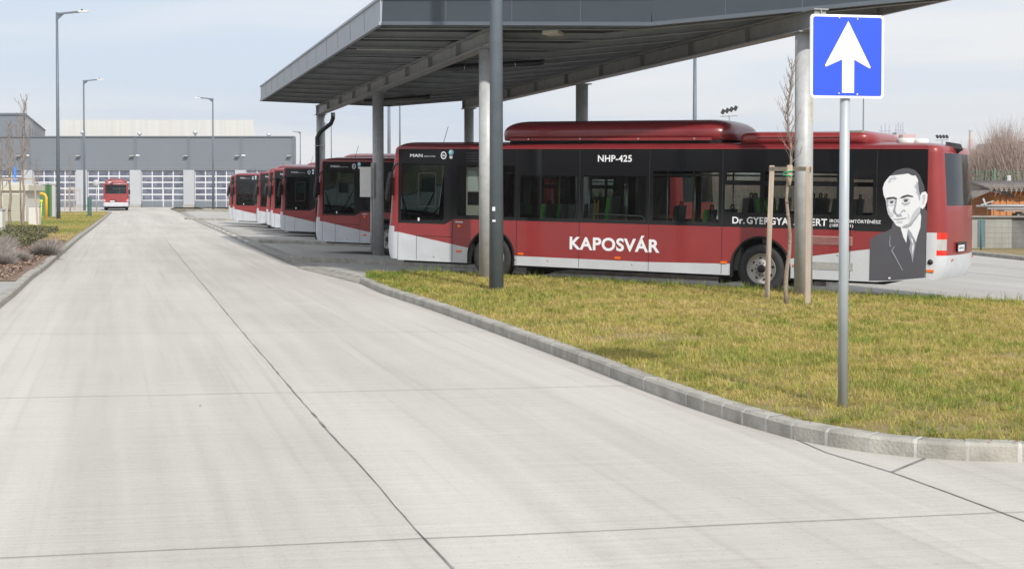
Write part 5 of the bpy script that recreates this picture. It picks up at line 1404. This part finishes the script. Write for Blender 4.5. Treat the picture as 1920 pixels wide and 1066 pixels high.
for i in range(300):      # brushwood right behind the sports fence and beyond the yard
    x = r.uniform(12, 75); y = 92 + r.uniform(0, 26) + max(0, 40 - x) * 0.4
    sp_.append((x, y, -0.5, r.uniform(4.0, 5.6) + 1.2 * math.sin(x * 0.22) + max(0, (x - 30)) * 0.05 + (r.uniform(0.5, 2.4) if i % 4 == 0 else 0), r.uniform(1.2, 3.0)))
twigs('woodland', sp_, 'wood_twig', 1, 420, 'stuff', 'brownish leafless woodland behind the shed and fences on the right', 'woodland', 0.017)
sp_ = []
for i in range(170):
    x = r.uniform(-32, 22); y = r.uniform(105, 150)
    if x < -0.150 * y: continue
    sp_.append((x, y, -0.5, r.uniform(2.6, 4.0) + 0.6 * math.sin(x * 0.4), r.uniform(1.6, 2.8)))
for i in range(120):
    x = r.uniform(-34, -8); y = r.uniform(190, 230)
    if x < -0.150 * y: continue
    sp_.append((x, y, -0.5, r.uniform(5.0, 7.5), r.uniform(2, 3.2)))
twigs('woodland', sp_, 'wood_twig', 2, 200, 'stuff', 'low leafless woodland on the horizon behind the row of parked buses', 'woodland', 0.03)
for i, (px, Yt, top, rad, lab) in enumerate([(1868, 100, 243, 1.3, 'bare tree standing highest out of the woodland left of the picture edge'), (1905, 96, 240, 1.8, 'broad bare tree rising from the woodland at the right edge of the picture')]):
    x = PX(px, Yt); h = PZ(top, Yt) + 0.5
    o = empty('bare_tree', (x, Yt, -0.5), lab, 'tree', 'bare trees above the woodland')
    t_ = twigs('crown', [(0, 0, h * 0.25, h * 0.75, rad)], 'wood_twig', 40 + i, 420, None, thick=0.03); t_.parent = o
    k = MB(); k.tube([(0, 0, 0), (0.1, 0, h * 0.5), (0, 0, h * 0.9)], [0.12, 0.07, 0.02], 8); k.build('trunk', 'bark', o)
# branch tips of a nearer tree entering at the right edge
x, y = PX(1975, 40), 40
o = empty('bare_tree', (x, y, 0), 'bare tree outside the right edge with a few branch tips reaching into the sky', 'tree', 'bare trees above the woodland')
R = random.Random(8); k = MB()
k.tube([(0, 0, -0.4), (0, 0, 2.5), (0.1, 0, 5.2)], [0.12, 0.08, 0.03], 8); k.build('trunk', 'bark', o)
k = MB()
for i in range(26):
    z = 2.2 + i * 0.11; a = R.uniform(2.2, 4.1) if i % 2 else R.uniform(0, 6.28); L = R.uniform(0.5, 1.15) * (1.25 - 0.14 * (z - 2))
    p = Vector((0, 0, z)); pts = [p]; d = Vector((math.cos(a), math.sin(a) * .6, R.uniform(.3, .9))).normalized()
    for s in range(5): p = p + d * L / 5; d = (d + Vector((R.uniform(-.2, .2), 0, R.uniform(-.05, .3)))).normalized(); pts.append(p)
    k.tube(pts, [0.016, 0.013, 0.01, 0.007, 0.005, 0.003], 5, cap=False)
    for s in range(2, 5):
        e = pts[s] + Vector((R.uniform(-.2, .15), 0, R.uniform(.1, .3))); k.tube([pts[s], e], [0.006, 0.002], 4, cap=False)
k.build('crown', 'twig', o)
# woodland to the left and behind, out of the frame, mirrored in the bus windows
sp_ = []
for i in range(150):
    t = r.random(); x = -75 + r.uniform(-12, 12); y = -120 + 145 * t
    sp_.append((x, y, -0.5, r.uniform(7, 13), r.uniform(2.5, 4.5)))
twigs('woodland', sp_, 'wood_twig', 3, 140, 'stuff', 'leafless woodland left of the road, seen only mirrored in the bus windows', 'woodland', 0.10)
# dark backdrop added on the left, out of the frame, to darken the window reflections
k = MB(); rr_ = random.Random(2); prev = None
for i in range(90):
    t = i / 89; x = -82 + rr_.uniform(-1.5, 1.5); y = -150 + 185 * t; h = 4.6 + 1.3 * math.sin(t * 31) + 0.9 * math.sin(t * 83) + rr_.uniform(-.5, .5)
    ring = [(x + 4, y, -0.2), (x + 3.4 + rr_.uniform(-.4, .4), y, h * 0.5), (x + 2.2, y, h * 0.85), (x, y, h), (x - 3, y, h * 0.7), (x - 4, y, -0.2)]
    if prev:
        for a in range(5): k.face([prev[a], ring[a], ring[a + 1], prev[a + 1]])
    prev = ring
tag(k.build('reflection_backdrop', mat('backdrop_dark', (0.035, 0.04, 0.025), 0.95, var=0.5, vscale=1.5)), 'unseen dark backdrop added left of the road to darken the bus window reflections', 'reflection_backdrop', kind='stuff')
# earth bank beyond the yard fence
k = MB()
prev = None
pts = []
for i in range(40):
    x = -17 + i * 2.9; y0 = 118 - 0.25 * x if x < 20 else 113 - 0.3 * (x - 20)
    pts.append((x, y0, 1.15 + 0.35 * math.sin(x * 0.31) + 0.25 * math.sin(x * 0.83)))
for (a, b_) in zip(pts, pts[1:]):
    k.face([(a[0], a[1], -0.6), (b_[0], b_[1], -0.6), (b_[0], b_[1] + 8, b_[2]), (a[0], a[1] + 8, a[2])], 0, True)
    k.face([(a[0], a[1] + 8, a[2]), (b_[0], b_[1] + 8, b_[2]), (b_[0], b_[1] + 30, -0.6), (a[0], a[1] + 30, -0.6)], 0, True)
o = k.build('hills', 'bank_earth'); o['kind'] = 'structure'

def block(px0, px1, top, Y, m, label, windows=True, masts=0):
    x0, x1, z = PX(px0, Y), PX(px1, Y), PZ(top, Y)
    o = empty('apartment_block', ((x0 + x1) / 2, Y, 0), label, 'building', 'far apartment blocks')
    k = MB(); k.box(((x0 + x1) / 2, Y + 8, z / 2 - 2), (x1 - x0, 16, z + 4)); wl = wpart(k, 'wall', m, o)
    if windows:
        k = MB(); nx = max(2, int((x1 - x0) / 4))
        for fz in range(int(z / 3)):
            for i in range(nx): k.box((x0 + (i + 0.5) * (x1 - x0) / nx, Y - 0.1, 1.8 + fz * 3), (1.7, 0.1, 1.4))
        wpart(k, 'window', 'block_grey', wl)
    if masts:
        k = MB()
        for i in range(masts):
            x = x0 + (i + 0.5) * (x1 - x0) / masts; k.box((x, Y + 3, z + 2), (0.35, 0.35, 4 + (i % 2) * 2))
        k.box(((x0 + x1) / 2, Y + 3, z + 1.2), (x1 - x0, 0.6, 0.5)); wpart(k, 'roof_antenna', 'block_grey', o)
block(1641, 1653, 252, 700, 'block_pink', 'leftmost pink slab of the far tower blocks, partly behind the bus roof')
block(1651, 1673, 250, 705, 'block_grey', 'grey tower with roof antennas between the far pink slabs', True, 3)
block(1672, 1684, 253, 700, 'block_pink', 'middle narrow pink slab of the far tower blocks')
block(1680, 1697, 248, 708, 'block_grey', 'second far grey tower with roof antennas, right of the middle pink slab', True, 4)
block(1692, 1716, 252, 695, 'block_pink', 'broadest pink slab at the right of the far tower blocks', False)
block(1852, 1872, 269, 640, 'block_grey', 'far dark block left of the bare trees on the horizon')
block(1880, 1900, 257, 660, 'block_cream', 'far cream block glimpsed between the bare trees')
block(1822, 1866, 280, 560, 'block_cream', 'long low pale block on the horizon right of the nearest bus')
Y = 820
o = empty('chimney', (PX(1819.5, Y), Y, 0), 'faint red and white banded chimney on the horizon', 'chimney')
k = MB(); z = PZ(247, Y)
for i in range(9): k.lathe([(1.9 - i * .09, z * i / 9), (1.8 - i * .09, z * (i + 1) / 9)], (PX(1819.5, Y), Y, 0), 'z', 14, mi=i % 2)
wpart(k, 'shaft', ['block_cream', 'block_pink'], o)
k = MB(); k.lathe([(1.1, z), (1.2, z + 0.8), (0.8, z + 0.8)], (PX(1819.5, Y), Y, 0), 'z', 14); wpart(k, 'rim', 'block_grey', o)
# ------------------------------------------------------------------ grass blades and shrubs
def in_poly(px, py, poly):
    c = np.zeros(len(px), bool); n = len(poly); j = n - 1
    for i in range(n):
        xi, yi = poly[i]; xj, yj = poly[j]
        m_ = ((yi > py) != (yj > py)) & (px < (xj - xi) * (py - yi) / (yj - yi + 1e-12) + xi)
        c ^= m_; j = i
    return c
def vnoise(x, y, s, seed):
    r = np.random.default_rng(seed); G = r.random((256, 256)); X = x * s + 1000; Y = y * s + 1000
    xi = np.floor(X).astype(int); yi = np.floor(Y).astype(int); fx = X - xi; fy = Y - yi; fx = fx * fx * (3 - 2 * fx); fy = fy * fy * (3 - 2 * fy)
    a = G[xi % 256, yi % 256]; b = G[(xi + 1) % 256, yi % 256]; c = G[xi % 256, (yi + 1) % 256]; d = G[(xi + 1) % 256, (yi + 1) % 256]
    return (a * (1 - fx) + b * fx) * (1 - fy) + (c * (1 - fx) + d * fx) * fy
def blade_mat():
    m = bpy.data.materials.new('grass_blade'); m.use_nodes = True; t = m.node_tree; b = t.nodes['Principled BSDF']
    b.inputs['Roughness'].default_value = 0.7; b.inputs['Specular IOR Level'].default_value = 0.25
    at = t.nodes.new('ShaderNodeAttribute'); at.attribute_name = 'tone'
    rp = t.nodes.new('ShaderNodeValToRGB'); e = rp.color_ramp.elements
    e[0].position = 0.0; e[0].color = (0.09, 0.17, 0.025, 1); e[1].position = 1.0; e[1].color = (0.62, 0.48, 0.24, 1)
    for p, c in ((0.30, (0.22, 0.30, 0.055)), (0.50, (0.41, 0.40, 0.095)), (0.72, (0.58, 0.46, 0.155))):
        q = e.new(p); q.color = (*c, 1)
    t.links.new(at.outputs['Fac'], rp.inputs[0]); t.links.new(rp.outputs[0], b.inputs['Base Color'])
    tr = t.nodes.new('ShaderNodeBsdfTranslucent'); t.links.new(rp.outputs[0], tr.inputs[0]); mx = t.nodes.new('ShaderNodeMixShader'); mx.inputs[0].default_value = 0.4
    o = t.nodes['Material Output']; t.links.new(b.outputs[0], mx.inputs[1]); t.links.new(tr.outputs[0], mx.inputs[2]); t.links.new(mx.outputs[0], o.inputs[0])
    M['grass_blade'] = m
blade_mat()
def blades(name, px, py, pz, ln, wd, tone, seed, label, lean=0.55):
    r = np.random.default_rng(seed); n = len(px)
    a = vnoise(px, py, 6.0, 91) * 14 + r.normal(0, 0.8, n); b_ = a + r.normal(0, 0.5, n) + PI / 2
    le = ln * (lean * (0.4 + 0.9 * r.random(n)))
    dx, dy = np.cos(a), np.sin(a); wx, wy = np.cos(b_) * wd / 2, np.sin(b_) * wd / 2
    v = np.empty((n, 5, 3))
    h = np.sqrt(np.maximum(ln ** 2 - le ** 2, (0.25 * ln) ** 2))
    mx_, my_ = px + dx * le * .35, py + dy * le * .35
    v[:, 0] = np.stack([px - wx, py - wy, pz], 1); v[:, 1] = np.stack([px + wx, py + wy, pz], 1)
    v[:, 2] = np.stack([mx_ + wx * .8, my_ + wy * .8, pz + h * .62], 1); v[:, 3] = np.stack([mx_ - wx * .8, my_ - wy * .8, pz + h * .62], 1)
    v[:, 4] = np.stack([px + dx * le, py + dy * le, pz + h], 1)
    idx = np.arange(n)[:, None] * 5
    quads = idx + np.array([0, 1, 2, 3]); tris = idx + np.array([3, 2, 4])
    loops = np.concatenate([quads, tris], 1).ravel()
    me = bpy.data.meshes.new(name); me.vertices.add(n * 5); me.vertices.foreach_set('co', v.ravel().astype(np.float32))
    me.loops.add(n * 7); me.loops.foreach_set('vertex_index', loops.astype(np.int32))
    me.polygons.add(n * 2); st_ = np.empty((n, 2), np.int32); st_[:, 0] = np.arange(n) * 7; st_[:, 1] = np.arange(n) * 7 + 4; me.polygons.foreach_set('loop_start', st_.ravel())
    me.update(calc_edges=True)
    at = me.attributes.new('tone', 'FLOAT', 'POINT'); at.data.foreach_set('value', np.repeat(np.clip(tone, 0, 1), 5).astype(np.float32))
    me.materials.append(M['grass_blade'])
    o = bpy.data.objects.new(name, me); COL.objects.link(o); tag(o, label, 'grass', kind='stuff'); return o
poly = [(x - 0.035, y - 0.02) for x, y in ISL]
N0 = 900000
X = rng.uniform(-3.2, 15.5, N0); Y = rng.uniform(9.4, 31, N0)
keep = in_poly(X, Y, poly)
dens = np.clip((15.0 / Y) ** 1.35, 0, 1.0) * np.where(vnoise(X, Y, 1.7, 5) < 0.2, 0.45, 1) * np.where(X < Y * 0.40 + 0.6, 1, 0.4)
bare = (((X - 2.9) ** 2 / 0.5 + (Y - 10.1) ** 2 / 0.02) < 1) | (((X - 1.6) ** 2 / 0.5 + (Y - 16.6) ** 2 / 0.25) < 1) | (((X - 4.5) ** 2 / 0.3 + (Y - 22.7) ** 2 / 0.12) < 1) | (((X - 2.2) ** 2 / 0.1 + (Y - 10.9) ** 2 / 0.06) < 1) | (((X - 5.6) ** 2 / 0.25 + (Y - 15.3) ** 2 / 0.1) < 1) | (((X - 0.7) ** 2 / 0.1 + (Y - 18.3) ** 2 / 0.1) < 1)
keep &= rng.random(N0) < dens
keep &= ~(bare & (rng.random(N0) < 0.72))
X, Y = X[keep], Y[keep]
# gather part of the blades into tufts
nt_ = 5200
tx, ty = rng.uniform(-3, 12, nt_), rng.uniform(9.4, 30, nt_); k0 = in_poly(tx, ty, poly); tx, ty = tx[k0], ty[k0]
big = vnoise(tx, ty, 0.5, 9) > 0.55
per = np.where(big, 46, 22)
ux = np.repeat(tx, per) + rng.normal(0, 0.035, per.sum()); uy = np.repeat(ty, per) + rng.normal(0, 0.035, per.sum())
k1 = in_poly(ux, uy, poly); ux, uy = ux[k1], uy[k1]
n1 = len(X)
X = np.concatenate([X, ux]); Y = np.concatenate([Y, uy])
gz = np.array([0.11 + g(a, b) for a, b in zip(X, Y)])
nz = vnoise(X, Y, 0.42, 1) * 0.35 + vnoise(X, Y, 1.7, 2) * 0.35 + vnoise(X, Y, 5.0, 3) * 0.45
tuft = np.arange(len(X)) >= n1
edge = np.zeros(len(X), bool)
# distance to back edge: taller fresh grass there
be = np.array(KBACK); dmin = np.full(len(X), 9.0)
for (x0, y0), (x1, y1) in zip(KBACK, KBACK[1:]):
    ex, ey = x1 - x0, y1 - y0; t = np.clip(((X - x0) * ex + (Y - y0) * ey) / (ex * ex + ey * ey), 0, 1); dmin = np.minimum(dmin, np.hypot(X - x0 - t * ex, Y - y0 - t * ey))
tone = 0.66 - (nz - 0.55) * 0.70 + rng.normal(0, 0.13, len(X)) - np.where(tuft, 0.15, 0) - np.where(dmin < 0.9, 0.14, 0)
tone = tone - np.where((Y < 13.5) & (X > 2), 0.05, 0)
ln = rng.uniform(0.035, 0.080, len(X)) * (0.6 + 0.8 * nz) * np.where(tuft, 1.25, 1) * np.where(dmin < 0.35, 1.35, 1)
wd = 0.0042 + 0.00022 * np.maximum(0, Y - 9) + rng.random(len(X)) * 0.002
blades('grass', X, Y, gz, ln, wd, tone, 5, 'yellowing lawn with green tufts on the kerbed island in front of the nearest bus', 1.05)
# sprouting tufts along the back kerb
bt = []
for fx, fy in zip(np.interp(np.linspace(0, 1, 60), np.linspace(0, 1, len(KBACK)), [p[0] for p in KBACK]), np.interp(np.linspace(0, 1, 60), np.linspace(0, 1, len(KBACK)), [p[1] for p in KBACK])):
    bt.append((fx + rng.uniform(-.1, .1), fy - rng.uniform(0.02, 0.3)))
bt = [p for p in bt if p[0] > -2.2]
for p_ in [(0.4, 29.7), (0.55, 29.6), (4.35, 26.5), (4.6, 26.3), (-1.6, 30.2), (-2.3, 30.2), (5.0, 26.2), (-0.6, 30.1)]: bt += [p_] * 3
bx2 = np.repeat([p[0] for p in bt], 16) + rng.normal(0, .06, len(bt) * 16); by2 = np.repeat([p[1] for p in bt], 16) + rng.normal(0, .04, len(bt) * 16)
bz2 = np.array([0.1 + g(a, b) for a, b in zip(bx2, by2)])
blades('grass', bx2, by2, bz2, rng.uniform(0.06, 0.22, len(bx2)), np.full(len(bx2), 0.008), rng.uniform(0.05, 0.5, len(bx2)), 6, 'taller fresh green grass sprouting along the back kerb under the nearest bus', 0.5)
# left verge: coarser blades, enough for its distance
N1 = 260000
X = rng.uniform(-48, -9.5, N1); Y = rng.uniform(34, 128, N1)
kl = np.interp(Y, [p[1] for p in KL], [p[0] for p in KL]) - 0.25
keep = (X < kl) & (X > Y * -0.372) & (rng.random(N1) < np.clip(55.0 / Y, 0, 1))
mulch_line = np.interp(Y, [27, 34, 42, 50, 55], [0, 1.8, 1.9, 1.2, 0])
bed = (Y < 50) | ((Y < 62) & (X < kl - 2.3))
keep &= ~bed
X, Y = X[keep], Y[keep]
nz = vnoise(X, Y, 0.2, 21) * 0.6 + vnoise(X, Y, 1.0, 22) * 0.4
blades('grass', X, Y, np.full(len(X), 0.11), rng.uniform(0.05, 0.11, len(X)), 0.012 + 0.0002 * Y, 0.60 - (nz - .5) * 0.8 + rng.normal(0, .13, len(X)), 7, 'olive green lawn of the left verge running towards the workshop', 0.7)
# planting bed
sheet('mulch_bed', [(-9.5, 27.15), (-10.2, 30.0), (-11.2, 34.0), (-13.6, 42.8), (-15.8, 50.5), (-17.5, 56), (-26, 64), (-30, 64), (-30, 27.15)], 0.124, 'mulch')
ch = MB(); R = random.Random(12)
for i in range(5200):
    y = R.uniform(27.3, 50); kx = np.interp(y, [p[1] for p in KL], [p[0] for p in KL]) - 0.3; x = kx - abs(R.gauss(0, 1.6))
    a = R.uniform(0, 6.28); s = R.uniform(0.02, 0.06); c, d = math.cos(a) * s, math.sin(a) * s; z = 0.13 + R.uniform(0, 0.02)
    ch.face([(x - c, y - d, z), (x + d * .5, y - c * .5, z + R.uniform(0, .03)), (x + c, y + d, z + R.uniform(0, .03)), (x - d * .5, y + c * .5, z)], R.randrange(3))
mat('chip_light', (0.33, 0.25, 0.20), 0.9); mat('chip_brown', (0.24, 0.15, 0.10), 0.9); mat('chip_dark', (0.12, 0.08, 0.06), 0.9)
o = ch.build('wood_chips', ['chip_light', 'chip_brown', 'chip_dark'], fixn=False); tag(o, 'brown wood chips spread over the planting bed behind the left kerb', 'wood chips', kind='stuff')
mat('lavender', (0.24, 0.205, 0.20), 0.95, vscale=9, col2=(0.36, 0.315, 0.305)); mat('lavender_green', (0.19, 0.19, 0.145), 0.95)
mat('shrub_green', (0.085, 0.095, 0.035), 0.9, vscale=2.2, col2=(0.19, 0.175, 0.085))
def lav(x, y, rx, h, label, seed, n=1500):
    r = np.random.default_rng(seed); a = r.random(n) * 2 * PI; e = np.arccos(r.random(n) * 0.97)
    u = 0.35 + 0.65 * r.random(n)
    V = []; F = []; Mi = []
    k = MB()
    dirs = np.stack([np.sin(e) * np.cos(a), np.sin(e) * np.sin(a), np.cos(e)], 1)
    for i in range(n):
        d = dirs[i]; s = u[i] * (0.82 + 0.3 * r.random()); tip = (d[0] * rx * s, d[1] * rx * s, 0.02 + d[2] * h * s + 0.02)
        b = (tip[0] * 0.55, tip[1] * 0.55, tip[2] * 0.35); w_ = 0.010
        k.face([(b[0] - w_, b[1], b[2]), (b[0] + w_, b[1], b[2]), (tip[0], tip[1], tip[2] + .03)], 0 if (s > 0.6 and i % 3) else 1)
    o = k.build('lavender_bush', ['lavender', 'lavender_green'], fixn=False); o.location = (x, y, 0.12)
    return tag(o, label, 'bush', 'grey lavender bushes')
LV = [(-11.95, 33.2, .55, .5, 'nearest grey lavender bush at the left edge, above the light paving'), (-12.9, 35.6, .75, .62, 'large lavender bush behind the nearest one, reaching the left edge'), (-12.6, 38.4, .70, .60, 'lavender bush nearest to the kerb in the middle of the bed'),
      (-14.6, 40.2, .8, .66, 'grey lavender bush at the left edge below the green ground cover'), (-13.75, 42.2, .62, .52, 'small lavender bush standing alone at the far right of the bed'), (-12.2, 35.0, .5, .42, 'low lavender bush on the wood chips close to the kerb'), (-13.7, 37.2, .8, .6, 'wide lavender bush in the second row from the kerb'), (-15.4, 42.8, .8, .7, 'tallest lavender bush at the back of the bed')]
for i, (x, y, rx, h, lab) in enumerate(LV): lav(x, y, rx * 0.95, h * 0.68, lab, 60 + i)
def cover(name, x0, x1, y0, y1, n, h, seed, label):
    r = np.random.default_rng(seed); Y = r.uniform(y0, y1, n); kx = np.interp(Y, [p[1] for p in KL], [p[0] for p in KL])
    X = kx + x0 + (x1 - x0) * r.random(n); keep = vnoise(X, Y, 0.6, seed) > 0.16; X, Y = X[keep], Y[keep]; n = len(X)
    Z = 0.12 + h * r.random(n) * (0.4 + 0.8 * vnoise(X, Y, 0.9, seed + 1)); k = MB()
    a = r.random(n) * 6.28; s = r.uniform(0.018, 0.045, n); t = r.uniform(-.6, .6, n)
    V = []; F = []
    c, d = np.cos(a) * s, np.sin(a) * s
    v = np.stack([np.stack([X - c, Y - d, Z], 1), np.stack([X + d * .6, Y - c * .6, Z + s * t], 1), np.stack([X + c, Y + d, Z + s * .6], 1), np.stack([X - d * .6, Y + c * .6, Z - s * t], 1)], 1).reshape(-1, 3)
    me = bpy.data.meshes.new(name); me.vertices.add(4 * n); me.vertices.foreach_set('co', v.ravel()); me.loops.add(4 * n); me.loops.foreach_set('vertex_index', np.arange(4 * n)); me.polygons.add(n); me.polygons.foreach_set('loop_start', np.arange(n) * 4); me.update(calc_edges=True)
    me.materials.append(M['shrub_green']); o = bpy.data.objects.new(name, me); COL.objects.link(o); tag(o, label, 'ground cover', kind='stuff')
cover('ground_cover', -7.5, -1.2, 44, 62, 90000, 0.30, 71, 'low dark green ground cover in front of the cream transformer house')
# far grass strip in front of the hall
sheet('grass_strip', [(-34.0, 148), (-28.5, 144), (-20, 140), (-20, 150), (-31.5, 158)], 0.08, 'turf')
kerb('kerb', [(-34.0, 148), (-28.5, 144), (-20, 140)], 0.15, 0.10, 1.0, side=1)

# loose leaves on the road and grass edge
mat('dry_leaf', (0.30, 0.14, 0.06), 0.9)
k = MB(); R = random.Random(77)
for i in range(34):
    if i < 33:
        j = R.randrange(5, 16); t = R.random(); x = KR[j][0] + (KR[j + 1][0] - KR[j][0]) * t; y = KR[j][1] + (KR[j + 1][1] - KR[j][1]) * t
        if R.random() < 0.5: x += R.uniform(.2, .5); y += R.uniform(0.05, .35); z = 0.15
        else: x += R.uniform(.02, .14); z = 0.14
    else: x, y, z = R.uniform(-3, 2.3), R.uniform(7, 16), 0.008
    a = R.uniform(0, 6.28); s = R.uniform(.008, .02); c, d = math.cos(a) * s, math.sin(a) * s
    k.face([(x - c, y - d, z), (x + d * .6, y - c * .6, z + .006), (x + c, y + d, z + .003), (x - d * .6, y + c * .6, z + .008)])
o = k.build('dry_leaves', 'dry_leaf', fixn=False); tag(o, 'scattered dry brown leaf bits along the curved kerb', 'leaves', kind='stuff')

# ------------------------------------------------------------------ thin haze
k = MB(); k.box((0, 410, 22), (900, 860, 46))
hz = k.build('haze', mat('haze_air', (1, 1, 1))); hz['kind'] = 'stuff'
m = M['haze_air']; t = m.node_tree; t.nodes.clear(); o = t.nodes.new('ShaderNodeOutputMaterial'); v = t.nodes.new('ShaderNodeVolumePrincipled')
v.inputs['Color'].default_value = (0.93, 0.95, 1.0, 1); v.inputs['Density'].default_value = 0.0003; v.inputs['Anisotropy'].default_value = 0.2
t.links.new(v.outputs[0], o.inputs['Volume'])
tag(hz, 'thin pale haze filling the air over the whole place', 'haze')
bpy.context.view_layer.update()
